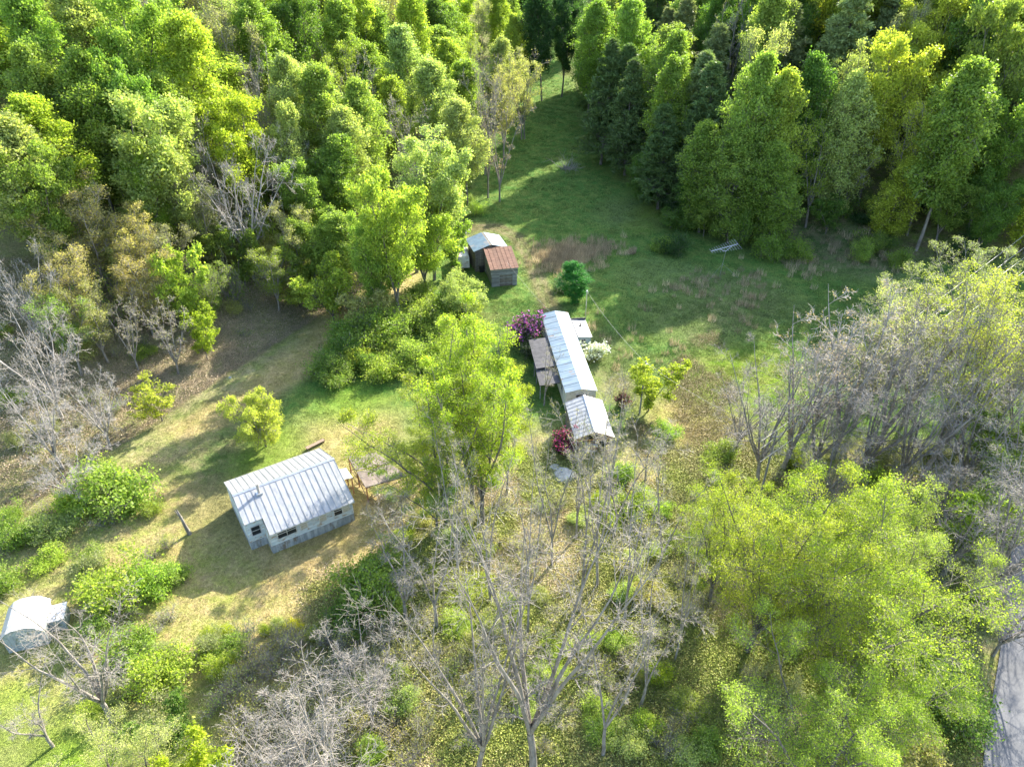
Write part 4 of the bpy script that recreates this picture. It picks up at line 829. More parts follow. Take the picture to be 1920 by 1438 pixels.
# ------------------------------------------------------------------ trees
# t: px, py is the crown top; b: px, py is the trunk base
FOREST_L = [
 ('t', 50, 2, 21, 4.2, 'tulip', 'green', 'tall narrow green tree at the top left corner of the wood'),
 ('t', 130, -5, 20, 4.8, 'tulip', 'pale', 'pale yellow green tree at the top edge, right of the corner tree'),
 ('t', 205, 6, 22, 6.2, 'broad', 'green', 'large rounded green tree near the top edge of the left wood'),
 ('t', 275, 35, 19, 4.2, 'tulip', 'mid', 'mid green tree tucked behind the bright pointed tree'),
 ('t', 338, 42, 23, 4.9, 'tulip', 'bright', 'bright yellow green pointed tree standing above its darker neighbours'),
 ('t', 420, 25, 19, 5.2, 'airy', 'grey', 'thin greyish green tree right of the bright pointed tree'),
 ('t', 480, 5, 20, 5.0, 'tulip', 'mid', 'mid green tree at the top edge with a shaded right side'),
 ('t', 545, 2, 20, 5.2, 'broad', 'deep', 'darker green tree at the top edge of the left wood'),
 ('t', 610, 8, 20, 5.0, 'tulip', 'green', 'green tree at the top edge left of the brightest cluster'),
 ('t', 665, 0, 21, 5.4, 'broad', 'bright', 'bright round tree near the top middle of the left wood'),
 ('t', 715, 25, 20, 4.2, 'tulip', 'mid', 'slim green tree right of the bright round top tree'),
 ('t', 775, -4, 23, 4.4, 'tulip', 'bright', 'bright cone shaped tree at the top near the meadow gap'),
 ('t', 830, 5, 22, 4.8, 'tulip', 'deep', 'dark green tall tree at the top, left of the meadow gap'),
 ('t', 895, 5, 20, 5.0, 'airy', 'pale', 'pale sparse tree at the top by the meadow gap'),
 ('t', 945, -5, 21, 4.6, 'tulip', 'bright', 'bright green tree on the left lip of the meadow gap'),
 ('t', 70, 98, 20, 4.4, 'tulip', 'green', 'green pointed tree below the top left corner'),
 ('t', 120, 110, 20, 4.6, 'tulip', 'mid', 'mid green tree second down on the left hillside'),
 ('t', 165, 150, 19, 4.6, 'tulip', 'green', 'green tree above the broad rounded pale crown'),
 ('t', 230, 140, 19, 4.8, 'broad', 'mid', 'mid green tree between the big rounded trees'),
 ('t', 282, 160, 18, 4.4, 'tulip', 'green', 'green tree upslope of the round yellow crown'),
 ('t', 60, 200, 19, 4.4, 'tulip', 'yellow', 'yellow green oval tree near the left edge'),
 ('t', 215, 212, 19, 7.2, 'broad', 'pale', 'very wide pale green crown on the left hillside'),
 ('t', 305, 262, 17, 5.2, 'broad', 'pale', 'pale green crown attached right of the very wide crown'),
 ('t', 428, 216, 18, 5.2, 'broad', 'lime', 'round lime coloured crown right of the wide pale crown'),
 ('t', 482, 132, 18, 3.9, 'pale_bare', 'grey', 'upright bare grey tree among the green upper hillside'),
 ('t', 358, 229, 15, 3.7, 'pale_bare', 'grey', 'small bare grey tree between two bright crowns'),
 ('t', 505, 252, 15, 4.8, 'pale_bare', 'grey', 'bare grey tree right of the round lime crown'),
 ('t', 525, 115, 21, 3.9, 'tulip', 'pale', 'narrow pale green tree right of the upright bare tree'),
 ('t', 588, 138, 22, 4.5, 'tulip', 'green', 'tall pointed green tree in the middle of the left wood'),
 ('t', 520, 205, 18, 3.2, 'tulip', 'pale', 'small narrow green tree standing in front of the pointed pair'),
 ('t', 682, 168, 21, 4.5, 'tulip', 'green', 'tall pointed green tree upslope of the large pale crown'),
 ('t', 638, 215, 19, 4.5, 'tulip', 'pale', 'pale green tree left of the tall pointed tree'),
 ('t', 738, 152, 18, 3.7, 'tulip', 'bright', 'small bright oval tree in the middle of the left wood'),
 ('t', 765, 60, 23, 4.8, 'tulip', 'pale', 'pale cone shaped tree below the top middle edge'),
 ('t', 815, 128, 21, 5.0, 'tulip', 'pale', 'pale green tree next to the meadow side of the wood'),
 ('t', 865, 118, 19, 4.6, 'tulip', 'green', 'green tree beside the pale bare edge tree'),
 ('t', 600, 270, 17, 4.5, 'tulip', 'mid', 'mid green tree under the pointed middle tree'),
 ('t', 560, 320, 15, 4.6, 'broad', 'green', 'green tree left of the tall airy pale crown'),
 ('t', 8, 240, 18, 5.0, 'tulip', 'pale', 'pale green tree cut by the left edge'),
 ('t', 30, 300, 16, 4.8, 'broad', 'mid', 'mid green tree at the left edge above the golden tree'),
 ('t', 262, 300, 15, 4.2, 'broad', 'bright', 'bright low crown under the very wide pale crown'),
 ('t', 355, 330, 14, 4.2, 'airy', 'grey', 'olive sparse tree left of the many stemmed bare tree'),
 ('t', 300, 425, 12, 4.2, 'airy', 'grey', 'olive sparse tree under the big pale crowns'),
 ('t', 545, 395, 13, 4.2, 'airy', 'bud', 'olive budding tree right of the many stemmed bare tree'),
 ('t', 500, 470, 10, 3.8, 'airy', 'bright', 'thin bright tree above the bend of the dry track'),
 ('t', 370, 500, 9, 3.6, 'airy', 'mid', 'thin green tree at the left foot of the many stemmed bare tree'),
 ('t', 610, 500, 9, 3.6, 'sapling', 'bright', 'low leafy tree just upslope of the dry track'),
 ('t', 270, 520, 9, 3.6, 'airy', 'bud', 'thin tree between the golden trees and the slender green one'),
 ('t', 140, 352, 15, 5.8, 'airy', 'gold', 'golden budding tree on the left hillside'),
 ('t', 220, 400, 14, 4.6, 'airy', 'gold', 'smaller golden tree right of and below the golden budding tree'),
 ('t', 110, 470, 13, 4.6, 'airy', 'gold', 'golden green tree downslope of the golden budding tree'),
 ('t', 240, 480, 12, 4.6, 'airy', 'gold', 'pinkish golden tree above the leaf littered slope'),
 ('t', 425, 288, 18, 6.6, 'pale_bare', 'grey', 'large many stemmed bare grey tree in front of the green wood'),
 ('t', 320, 475, 12, 3.0, 'sapling', 'bright', 'bright green slender tree right of the golden trees'),
 ('t', 365, 590, 7, 2.4, 'sapling', 'lime', 'small yellow green tree above the low tiered sapling'),
 ('t', 30, 500, 13, 4.6, 'pale_bare', 'grey', 'grey bare tree at the left edge below the green trees'),
 ('t', 150, 540, 11, 4.0, 'airy', 'bud', 'thin budding tree in the lower left woodland'),
 ('t', 95, 560, 11, 3.6, 'airy', 'mid', 'small green tree in the lower left woodland'),
 ('t', 220, 580, 9, 3.2, 'bare', 'bud', 'low bare tree on pinkish leaf litter'),
 ('t', 300, 590, 9, 3.8, 'bare', 'bud', 'spreading bare tree above the tiered yellow sapling'),
 ('t', 40, 610, 13, 5.4, 'pale_bare', 'pinkbud', 'pale bare tree at the left edge, upper one of the white pair'),
 ('t', 50, 730, 11, 5.2, 'pale_bare', 'grey', 'large white branched bare tree at the left edge'),
 ('t', 160, 720, 9, 3.8, 'pale_bare', 'grey', 'small bare tree right of the large white branched tree'),
 ('t', 110, 850, 7, 4.0, 'pale_bare', 'grey', 'low bare white tree below the large white branched one'),
 ('t', 458, 430, 9, 2.6, 'sapling', 'mid', 'small green tree at the foot of the many stemmed bare tree'),
 ('t', 590, 420, 12, 4.4, 'broad', 'mid', 'green tree left of the tall airy front crown'),
 ('t', 560, 460, 9, 3.4, 'sapling', 'green', 'low green tree beside the upper dry track'),
 ('t', 640, 400, 14, 4.0, 'tulip', 'green', 'green tree behind the dry track bend'),
 ('t', 762, 262, 20, 6.6, 'airy', 'pale', 'large pale airy crown overlooking the barns'),
 ('t', 800, 300, 18, 5.4, 'broad', 'pale', 'pale green crown directly left of the meadow edge'),
 ('t', 728, 350, 19, 5.0, 'broad', 'bright', 'tall bright tree with pale trunks left of the barns'),
 ('t', 790, 385, 15, 4.6, 'broad', 'bright', 'bright tree just above and left of the barns'),
 ('t', 845, 410, 10, 3.0, 'sapling', 'green', 'green tree touching the white trailer'),
 ('t', 690, 430, 15, 4.0, 'broad', 'green', 'green tree on the upper side of the dry track'),
 ('t', 905, 128, 20, 4.4, 'bare', 'pinkbud', 'pinkish bare tree with a white trunk at the meadow edge'),
 ('t', 935, 200, 17, 4.4, 'bare', 'pinkbud', 'bare tree leaning over the meadow below the pale airy one'),
 ('t', 985, 108, 17, 4.6, 'airy', 'bud', 'pale airy budding tree hanging over the meadow'),
 ('t', 870, 200, 18, 4.2, 'tulip', 'pale', 'pale tree behind the pinkish bare edge tree'),
 ('t', 835, 280, 14, 3.8, 'tulip', 'mid', 'mid green tree at the foot of the wood near the meadow')]
FOREST_R = [
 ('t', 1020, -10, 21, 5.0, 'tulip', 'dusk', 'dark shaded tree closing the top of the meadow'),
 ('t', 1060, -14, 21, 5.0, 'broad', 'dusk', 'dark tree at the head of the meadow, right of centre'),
 ('t', 1112, 14, 22, 5.2, 'tulip', 'mid', 'green tree with a sunlit tip at the right of the meadow head'),
 ('t', 1195, 12, 23, 5.2, 'tulip', 'green', 'tall green tree with pale top beside the first pines'),
 ('t', 1142, 82, 24, 4.8, 'pine', 'pine', 'dark pine nearest the meadow head'),
 ('t', 1300, 100, 24, 4.8, 'pine', 'palepine', 'pale green pine between the dark pines'),
 ('t', 1190, 118, 22, 4.2, 'pine', 'pine', 'dark pine right of the one nearest the meadow head'),
 ('t', 1245, 75, 21, 4.6, 'tulip', 'mid', 'green tree between the pines on the right'),
 ('t', 1285, 2, 24, 5.0, 'pine', 'palepine', 'pale topped pine at the top edge right of the meadow'),
 ('t', 1342, 52, 24, 5.0, 'pine', 'palepine', 'pale topped pine above the sunlit green pair'),
 ('t', 1262, 120, 20, 4.6, 'edge', 'mid', 'green tree in front of the middle pines'),
 ('t', 1345, 125, 23, 5.2, 'pine', 'pine', 'large dark pine left of the sunlit green pair'),
 ('t', 1255, 205, 17.5, 5.2, 'pine', 'pine', 'lower dark pine hanging over the meadow'),
 ('t', 1385, 5, 20, 4.6, 'bare', 'bud', 'bare grey tree at the top among the pines'),
 ('t', 1440, -6, 22, 5.2, 'tulip', 'green', 'green tree at the top edge behind the pines'),
 ('t', 1490, 10, 24, 5.2, 'pine', 'palepine', 'pale sunlit pine at the top edge'),
 ('t', 1430, 60, 21, 4.8, 'airy', 'pale', 'pale airy tree between the pale pines'),
 ('t', 1420, 118, 23, 5.0, 'edge', 'green', 'tall sunlit green tree, left one of the pair above the antenna'),
 ('t', 1482, 150, 21, 4.6, 'edge', 'bright', 'tall green tree, right one of the pair above the antenna'),
 ('t', 1540, 118, 20, 4.8, 'edge', 'deep', 'dark green tree right of the sunlit pair'),
 ('t', 1612, -30, 27, 5.8, 'pine', 'palepine', 'very large pine with spreading boughs at the top right'),
 ('t', 1560, 40, 22, 4.8, 'pine', 'palepine', 'pale pine left of the very large pine'),
 ('t', 1625, 150, 19, 5.0, 'edge', 'pale', 'pale sunlit tree under the very large pine'),
 ('t', 1690, 98, 21, 5.8, 'broad', 'yellow', 'bright yellow tree in the upper right wood'),
 ('t', 1760, 20, 20, 6.0, 'broad', 'yellow', 'wide yellow green tree near the top right'),
 ('t', 1700, 5, 19, 5.0, 'airy', 'grey', 'greyish sparse tree at the top right'),
 ('t', 1845, -5, 22, 5.8, 'broad', 'deep', 'dark green tree at the top right edge'),
 ('t', 1830, 138, 23, 5.4, 'tulip', 'green', 'large green pointed tree in the right wood'),
 ('t', 1905, 40, 23, 5.8, 'broad', 'green', 'green tree cut by the right edge near the top'),
 ('t', 1745, 190, 17, 4.8, 'airy', 'yellow', 'yellow airy tree left of the large pointed tree'),
 ('t', 1770, 230, 18, 5.0, 'broad', 'bright', 'bright tree at the left foot of the large pointed tree'),
 ('t', 1900, 200, 19, 5.2, 'broad', 'mid', 'green tree at the right edge behind the large pointed tree'),
 ('t', 1340, 245, 17, 4.8, 'edge', 'mid', 'green tree left below the sunlit pair'),
 ('t', 1400, 260, 17, 5.2, 'edge', 'green', 'green many stemmed tree standing above the antenna'),
 ('t', 1480, 280, 16, 4.6, 'edge', 'mid', 'mid green tree with visible pale trunks right of the antenna'),
 ('t', 1560, 220, 18, 4.8, 'airy', 'bright', 'sparse bright tree in the gap above the dry bank'),
 ('t', 1620, 250, 15, 4.6, 'airy', 'yellow', 'yellow green sparse tree above the dry grass bank'),
 ('t', 1700, 300, 14, 4.4, 'edge', 'yellow', 'yellow tree at the edge of the right wood'),
 ('t', 1310, 320, 10, 4.2, 'edge', 'deep', 'dark green tree at the shaded meadow edge'),
 ('t', 1220, 290, 9.5, 4.0, 'edge', 'deep', 'dark green tree just in front of the lower pine'),
 ('t', 1390, 380, 6, 3.4, 'sapling', 'mid', 'low green tree directly behind the antenna'),
 ('t', 1800, 330, 13, 4.6, 'broad', 'mid', 'green tree with a white trunk near the power lines'),
 ('t', 1880, 350, 13, 4.6, 'broad', 'deep', 'dark green tree by the power lines at the right edge')]
for a, px, py, H, Rr, key, colr, lab in FOREST_L+FOREST_R:
    if px > 1015 and H > 8 and py < 200: H *= 1.27 if key != 'pine' else 1.05; Rr *= 1.12 if key != 'pine' else 1.3
    elif H > 15: H *= 1.1; Rr *= 1.08
    put(key, by_top(px, py, H), H, Rr, colr, 'pine_tree' if key == 'pine' else 'bare_tree' if key in ('bare', 'slim_bare', 'front_bare', 'white_bare', 'pale_bare') else 'tree', lab, 'tree')
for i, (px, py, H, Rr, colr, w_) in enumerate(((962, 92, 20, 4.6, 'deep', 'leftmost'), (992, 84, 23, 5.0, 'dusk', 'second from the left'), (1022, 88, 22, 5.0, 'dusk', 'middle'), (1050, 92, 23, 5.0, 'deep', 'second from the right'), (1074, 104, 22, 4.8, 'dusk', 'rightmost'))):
    put('edge', at(px, py), H, Rr, colr, 'tree', f'dark shaded tree, {w_} of the five closing the meadow head', 'tree', 'dark trees closing the meadow head')  # shade of this tree wall is put into the dark leaf colours
FRONT = [
 # key, base px py, H, R, colour, name, label, tilt x, tilt y
 ('front_leafy', 905, 985, 21, 5.0, 'lime', 'tree', 'bright yellow green tree, rightmost of the tall clump left of the long home'),
 ('front_leafy', 885, 950, 19.5, 5.8, 'lime', 'tree', 'bright yellow green tree, middle and tallest of the front clump'),
 ('front_leafy', 838, 985, 17, 5.0, 'lime', 'tree', 'yellow green tree in the front clump behind two pale trunks'),
 ('front_leafy', 800, 900, 10.5, 4.4, 'bright', 'tree', 'yellow green tree, leftmost of the front clump above the deck'),
 ('front_leafy', 950, 930, 15, 3.2, 'lime', 'tree', 'smaller yellow green tree left of the gabled outbuilding'),
 ('front_leafy', 820, 995, 8, 3.0, 'green', 'tree', 'lower green tree overhanging the brown deck'),
 ('front_bare', 1000, 1440, 25, 8.6, 'bud', 'bare_tree', 'great bare tree spreading over the bottom centre of the view'),
 ('front_bare', 895, 1452, 21, 6.0, 'bud', 'bare_tree', 'bare dark trunked tree left of the great spreading one'),
 ('slim_bare', 1085, 1150, 21.2, 3.2, 'bud', 'bare_tree', 'slim bare tree below the gabled outbuilding'),
 ('slim_bare', 1120, 1100, 20.1, 3.4, 'bud', 'bare_tree', 'slim bare tree right of the twin trunks below the outbuilding'),
 ('slim_bare', 1035, 1060, 16.5, 3.1, 'lime', 'bare_tree', 'thin half leafed tree left of the white rock slab'),
 ('slim_bare', 1150, 1010, 14.2, 3.8, 'bud', 'bare_tree', 'bare tree overlapping the front gable of the outbuilding'),
 ('slim_bare', 1210, 900, 7, 3.4, 'grey', 'bare_tree', 'low bare tree right of the gabled outbuilding'),
 ('slim_bare', 1265, 1240, 15.3, 2.3, 'bud', 'bare_tree', 'thin bare sapling left of the big yellow green tree'),
 ('slim_bare', 760, 1165, 10.5, 4.6, 'bud', 'bare_tree', 'budding pale yellow tree at the brushy edge of the dry lawn'),
 ('white_bare', 640, 1560, 14, 6.6, 'grey', 'bare_tree', 'grey bare tree rising from the bottom edge left of centre'),
 ('white_bare', 560, 1480, 9, 5.0, 'grey', 'bare_tree', 'low grey bare tree near the bottom edge below the dry lawn'),
 ('white_bare', 700, 1370, 10, 5.0, 'grey', 'bare_tree', 'bare grey tree with many upright stems below the dry lawn'),
 ('pink', 1468, 880, 17, 6.4, 'pinkbud', 'bare_tree', 'pinkish budded bare tree, leftmost of the large right group'),
 ('pink', 1560, 860, 18.5, 7.0, 'pinkbud', 'bare_tree', 'tallest pinkish budded bare tree on the right'),
 ('pink', 1640, 850, 18.5, 6.2, 'bud', 'bare_tree', 'budding bare tree right of the tallest pinkish one'),
 ('bare', 915, 372, 21, 4.8, 'bud', 'bare_tree', 'tall pinkish grey tree with a bare white trunk on the meadow edge'),
 ('airy', 945, 300, 19, 4.8, 'bud', 'tree', 'pale thin tree behind the tall pinkish grey one'),
 ('bare', 978, 262, 18, 5.2, 'bud', 'bare_tree', 'rounded bare budding tree reaching furthest over the upper meadow'),
 ('edge', 955, 190, 21, 4.6, 'bright', 'tree', 'bright tree on the left side of the narrow meadow gap'),
 ('edge', 925, 235, 20, 4.6, 'pale', 'tree', 'pale tree behind the budding trees by the meadow gap'),
 ('edge', 962, 140, 21, 4.6, 'green', 'tree', 'upper tree on the left side of the narrow meadow gap'),
 ('edge', 1092, 170, 23, 5.2, 'mid', 'tree', 'upper tree on the right side of the narrow meadow gap'),
 ('pine', 1115, 232, 24, 5.6, 'pine', 'pine_tree', 'dark full pine on the right side of the narrow meadow gap'),
 ('pine', 1160, 300, 24, 6.2, 'pine', 'pine_tree', 'broad dark pine with boughs low over the right meadow edge'),
 ('white_bare', 1420, 905, 14, 6.4, 'grey', 'bare_tree', 'grey bare tree furthest left in the right hand group'),
 ('white_bare', 1380, 850, 9, 4.4, 'grey', 'bare_tree', 'low grey bare tree over the bright grass right of the tan patch'),
 ('veil', 1330, 1130, 13, 4.6, (.36, .45, .05), 'tree', 'smaller hanging twig tree left of the big yellow green pair'),
 ('veil', 1480, 1180, 16, 6.0, (.30, .39, .05), 'tree', 'yellow green tree in the heart of the lower right canopy'),
 ('veil', 1630, 1220, 15, 5.4, (.32, .37, .07), 'tree', 'yellow green tree at the right side of the lower right canopy'),
 ('veil', 1600, 1430, 12, 4.6, (.27, .38, .05), 'tree', 'yellow green tree near the bottom edge left of the road'),
 ('white_bare', 1600, 790, 15, 6.2, 'grey', 'bare_tree', 'grey twiggy tree behind the tallest pinkish one'),
 ('white_bare', 1690, 800, 16, 6.6, 'grey', 'bare_tree', 'grey twiggy tree just above the leaning dark trunk'),
 ('white_bare', 1770, 810, 16, 6.6, 'grey', 'bare_tree', 'grey twiggy tree among the yellow green crowns on the right'),
 ('white_bare', 1870, 800, 14, 6.2, 'grey', 'bare_tree', 'grey twiggy tree at the right edge among light green leaves'),
 ('white_bare', 1520, 820, 13, 5.6, 'grey', 'bare_tree', 'grey twiggy tree nearest the shaded meadow'),
 ('white_bare', 1520, 900, 14, 6.0, 'grey', 'bare_tree', 'grey bare tree in front of the tallest pinkish one'),
 ('white_bare', 1610, 905, 15, 6.4, 'grey', 'bare_tree', 'dense grey bare tree between the pinkish trees and the leaning trunk'),
 ('white_bare', 1680, 930, 17, 6.6, 'grey', 'bare_tree', 'grey bare tree directly left of the leaning dark trunk'),
 ('white_bare', 1790, 930, 16, 6.6, 'grey', 'bare_tree', 'grey bare tree directly right of the leaning dark trunk'),
 ('white_bare', 1880, 900, 15, 6.2, 'grey', 'bare_tree', 'grey bare tree at the right edge under the yellow trees'),
 ('white_bare', 1760, 1090, 12, 6.0, 'grey', 'bare_tree', 'low spreading bare tree right of the biggest yellow green tree'),
 ('white_bare', 1860, 1230, 9, 4.6, 'grey', 'bare_tree', 'bare tree whose twigs reach over the road'),
 ('front_airy', 1600, 800, 16, 5.4, 'pale', 'tree', 'pale green thin tree behind the pinkish bare trees'),
 ('front_airy', 1835, 720, 14, 5.4, 'yellow', 'tree', 'yellow green tree at the right just below the power lines'),
 ('front_airy', 1780, 640, 14, 5.6, 'pale', 'tree', 'pale tree on the right behind the yellow green trees'),
 ('front_airy', 1660, 680, 13, 5.0, 'pale', 'tree', 'pale tree at the meadow side of the yellow green group'),
 ('slim_bare', 920, 1130, 17.7, 3.1, 'bud', 'bare_tree', 'slim stem left of centre in the front thicket'),
 ('slim_bare', 990, 1190, 18.9, 2.7, 'bud', 'bare_tree', 'slim stem at the middle of the front thicket'),
 ('slim_bare', 1170, 1170, 17.7, 3.1, 'bud', 'bare_tree', 'slim stem right of the twin slim trees'),
 ('slim_bare', 860, 1080, 15.3, 2.9, 'grey', 'bare_tree', 'grey stem below the front yellow green clump'),
 ('slim_bare', 1230, 1080, 15.3, 3.1, 'lime', 'bare_tree', 'thin stem with first leaves left of the hanging twig tree'),
 ('slim_bare', 1080, 1010, 14.2, 2.9, 'bud', 'bare_tree', 'bare stem right beside the white rock slab'),
 ('slim_bare', 1200, 1330, 16.5, 3.2, 'bud', 'bare_tree', 'bare stem between the great bare tree and the lower right trees'),
 ('slim_bare', 1130, 1420, 17.7, 3.6, 'bud', 'bare_tree', 'bare stem at the bottom edge right of the great bare tree'),
 ('slim_bare', 820, 1180, 15.3, 3.6, 'bud', 'bare_tree', 'bare stem above the dark trunked bare tree'),
 ('front_airy', 1725, 900, 22, 6.4, 'yellow', 'tree', 'big dark trunked yellow green tree leaning right'),
 ('front_airy', 1790, 850, 20, 6.0, 'yellow', 'tree', 'yellow green tree right of the dark leaning trunk'),
 ('front_airy', 1700, 780, 17, 5.6, 'yellow', 'tree', 'yellow green tree with bright top behind the dark leaning trunk'),
 ('broad', 1930, 830, 16, 5.0, 'lime', 'tree', 'bright tree cut by the right edge below the power lines'),
 ('front_airy', 1880, 770, 12, 4.6, 'lime', 'tree', 'light green tree at the right edge under the power lines'),
 ('veil', 1400, 1225, 17.5, 6.0, (.33, .405, .05), 'tree', 'big yellow green tree with fine hanging twigs, left of two'),
 ('veil', 1560, 1300, 18, 6.8, (.32, .40, .05), 'tree', 'biggest yellow green tree spreading over the lower right'),
 ('veil', 1500, 1520, 13, 5.6, 'bright', 'tree', 'green tree along the bottom edge right of centre'),
 ('white_bare', 1840, 1130, 15, 6.2, 'grey', 'bare_tree', 'tangled grey bare tree beside the road'),
 ('white_bare', 1900, 1010, 14, 6.0, 'grey', 'bare_tree', 'grey bare tree at the right edge above the road'),
 ('white_bare', 1740, 1010, 11, 5.4, 'grey', 'bare_tree', 'low white branched bare tree behind the biggest yellow green tree'),
 ('bare', 1540, 960, 9, 4.6, 'grey', 'bare_tree', 'low bare tree at the foot of the pinkish group'),
 ('sapling', 1790, 1060, 9, 3.0, 'bright', 'tree', 'bright green small tree in the shade by the road'),
 ('broad', 1850, 960, 10, 4.2, 'green', 'tree', 'low green tree under the grey bare trees on the right'),
 ('front_bare', 212, 1352, 13, 6.2, 'bud', 'bare_tree', 'forked bare tree on the lawn beside the curved shed'),
 ('slim_bare', 100, 1400, 7, 3.2, 'bud', 'bare_tree', 'low spreading bare tree in front of the curved shed'),
 ('sapling', 1215, 772, 6.5, 2.9, 'yellow', 'tree', 'yellow green small tree around the utility pole'),
 ('edge', 1082, 566, 6.6, 2.7, 'emerald', 'tree', 'lone emerald green tree in the shaded meadow above the home'),
 ('willow', 500, 838, 6.6, 3.3, (.40, .44, .10), 'willow_tree', 'small weeping willow behind the white roofed house'),
 ('apple', 860, 600, 6.2, 4.6, 'pale', 'tree', 'leaning wide crowned tree below the barns'),
 ('tier', 305, 790, 5.5, 3.4, 'yellow', 'tree', 'low tiered yellow sapling on the leaf littered slope'),
 ('slim_bare', 1020, 760, 8, 2.6, 'bud', 'tree', 'small pale budding tree over the dark porch roof'),
 ('sapling', 400, 1500, 7.0, 2.3, (.42, .48, .05), 'tree', 'narrow golden yellow tree at the bottom edge'),
 ('veil', 270, 1560, 8.5, 4.8, 'pale', 'tree', 'dense pale green tree at the bottom left edge'),
 ('sapling', 335, 1400, 4.5, 1.8, 'deep', 'tree', 'small dark green tree between the pale and golden ones')]
for k, px, py, H, Rr, colr, nm, lab in FRONT:
    c = at(px, py) if py < 1438 else None
    if c is None:
        f_ = flat(px, py); c = (float(f_[0]), float(f_[1]), gz(*f_))
    tl = (0, 0)
    if 'leaning right' in lab: tl = (0, .22)
    put(k, c, H, Rr, colr, nm, lab, 'tree', tilt=tl, rz=None if k != 'apple' else .4)
# flowering shrubs
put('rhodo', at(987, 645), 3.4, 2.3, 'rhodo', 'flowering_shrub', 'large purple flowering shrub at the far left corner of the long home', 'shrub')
BLOSSOM = (.38, .05, .20)
put('rhodo', at(1058, 850), 2.4, 1.3, 'rhodo', 'flowering_shrub', 'magenta flowering shrub left of the gabled outbuilding', 'shrub')
BLOSSOM = (.22, .06, .12)
put('rhodo', at(1168, 762), 1.5, .8, 'rhodo', 'flowering_shrub', 'dull magenta shrub right of the near end of the long home', 'shrub')
BLOSSOM = (.74, .76, .72)
put('whitebloom', at(1113, 674), 2.0, 1.5, 'grey', 'flowering_shrub', 'white blossoming shrub below the small side room', 'shrub')
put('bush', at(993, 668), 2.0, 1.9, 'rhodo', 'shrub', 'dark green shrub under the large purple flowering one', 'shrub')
def to_px(x, y, z):
    w = y*cos(PITCH)+(H_CAM-z)*sin(PITCH); return 960+FPX*x/w, 719-FPX*(y*sin(PITCH)-(H_CAM-z)*cos(PITCH))/w
LAND = [(50, 40, 'the top left corner'), (338, 90, 'the bright pointed tree'), (545, 60, 'the darker top edge tree'), (775, 40, 'the bright cone shaped tree'), (935, 60, 'the meadow gap lip'), (215, 270, 'the very wide pale crown'), (430, 260, 'the round lime crown'),
 (482, 200, 'the upright bare tree'), (588, 200, 'the tall pointed middle tree'), (682, 230, 'the second pointed tree'), (60, 260, 'the oval yellow green tree'), (160, 420, 'the golden tree'), (430, 400, 'the many stemmed bare tree'), (762, 330, 'the large pale airy crown'),
 (728, 450, 'the bright pale trunked tree'), (915, 230, 'the white trunked pinkish tree'), (985, 160, 'the airy overhanging tree'), (1020, 60, 'the meadow head'), (1112, 60, 'the sun tipped tree'), (1142, 150, 'the dark pine'), (1245, 130, 'the middle pines'), (1345, 90, 'the pale topped pine'),
 (1420, 200, 'the sunlit green pair'), (1612, 60, 'the very large pine'), (1690, 160, 'the bright yellow tree'), (1830, 240, 'the large pointed right tree'), (1905, 100, 'the top right edge tree'), (1255, 290, 'the lower dark pine'), (1352, 490, 'the antenna'), (1560, 420, 'the dry grass bank'),
 (60, 640, 'the upper white bare tree'), (60, 800, 'the large white branched tree'), (305, 750, 'the tiered yellow sapling'), (500, 800, 'the weeping willow'), (545, 930, 'the white roofed house'), (350, 970, 'the dead trunk'), (240, 900, 'the large bright bush'), (60, 1180, 'the curved shed'), (210, 1250, 'the forked bare tree'),
 (700, 880, 'the brown deck'), (870, 750, 'the front yellow green clump'), (930, 490, 'the barns'), (1083, 520, 'the emerald tree'), (1070, 680, 'the long home'), (1105, 790, 'the gabled outbuilding'), (1215, 720, 'the small yellow tree'), (1058, 893, 'the white rock slab'), (985, 610, 'the purple shrub'), (870, 550, 'the leaning wide tree'),
 (740, 640, 'the track thicket'), (600, 640, 'the dry track'), (480, 1130, 'the dry lawn'), (650, 1120, 'the dark lawn edge bush'), (960, 1290, 'the great bare tree'), (870, 1330, 'the dark trunked bare tree'), (1100, 1080, 'the twin slim trees'), (760, 1000, 'the budding pale tree'), (640, 1300, 'the bottom grey bare tree'),
 (400, 1340, 'the golden yellow tree'), (270, 1360, 'the dense pale bottom tree'), (1330, 800, 'the tan brush patch'), (1480, 700, 'the pinkish bare trees'), (1750, 650, 'the leaning dark trunk tree'), (1400, 1000, 'the left hanging twig tree'), (1560, 1150, 'the biggest yellow green tree'), (1850, 1000, 'the tangled grey trees'), (1890, 1300, 'the road'), (1500, 1390, 'the bottom edge green tree')]
USED = set()
def placed(base, x, y, z):
    px, py = to_px(x, y, z); o = sorted(LAND, key=lambda l: (l[0]-px)**2+(l[1]-py)**2)
    def side(l):
        dx, dy = px-l[0], py-l[1]; h = 'right of' if dx > 0 else 'left of'; v = 'above' if dy < 0 else 'below'
        if abs(dx) > 2.2*abs(dy): return h
        if abs(dy) > 2.2*abs(dx): return v
        return v+' and '+h
    for far in ('just ', '', 'further '):
        for l in o[:3]:
            t = f'{base} {far}{side(l)} {l[2]}'
            if t not in USED: USED.add(t); return t
    for a in range(4):
        for b in range(a+1, 7):
            t = f'{base} between {o[a][2]} and {o[b][2]}'
            if len(t.split()) <= 16 and t not in USED: USED.add(t); return t
    return f'{base} near {o[0][2]}'
HUE = {'green': 'green', 'bright': 'bright green', 'pale': 'pale green', 'mid': 'mid green', 'lime': 'lime', 'bud': 'budding', 'grey': 'greyish', 'deep': 'dark green', 'yellow': 'yellow green', 'pine': 'dark', 'palepine': 'pale', 'dusk': 'very dark', 'gold': 'golden'}
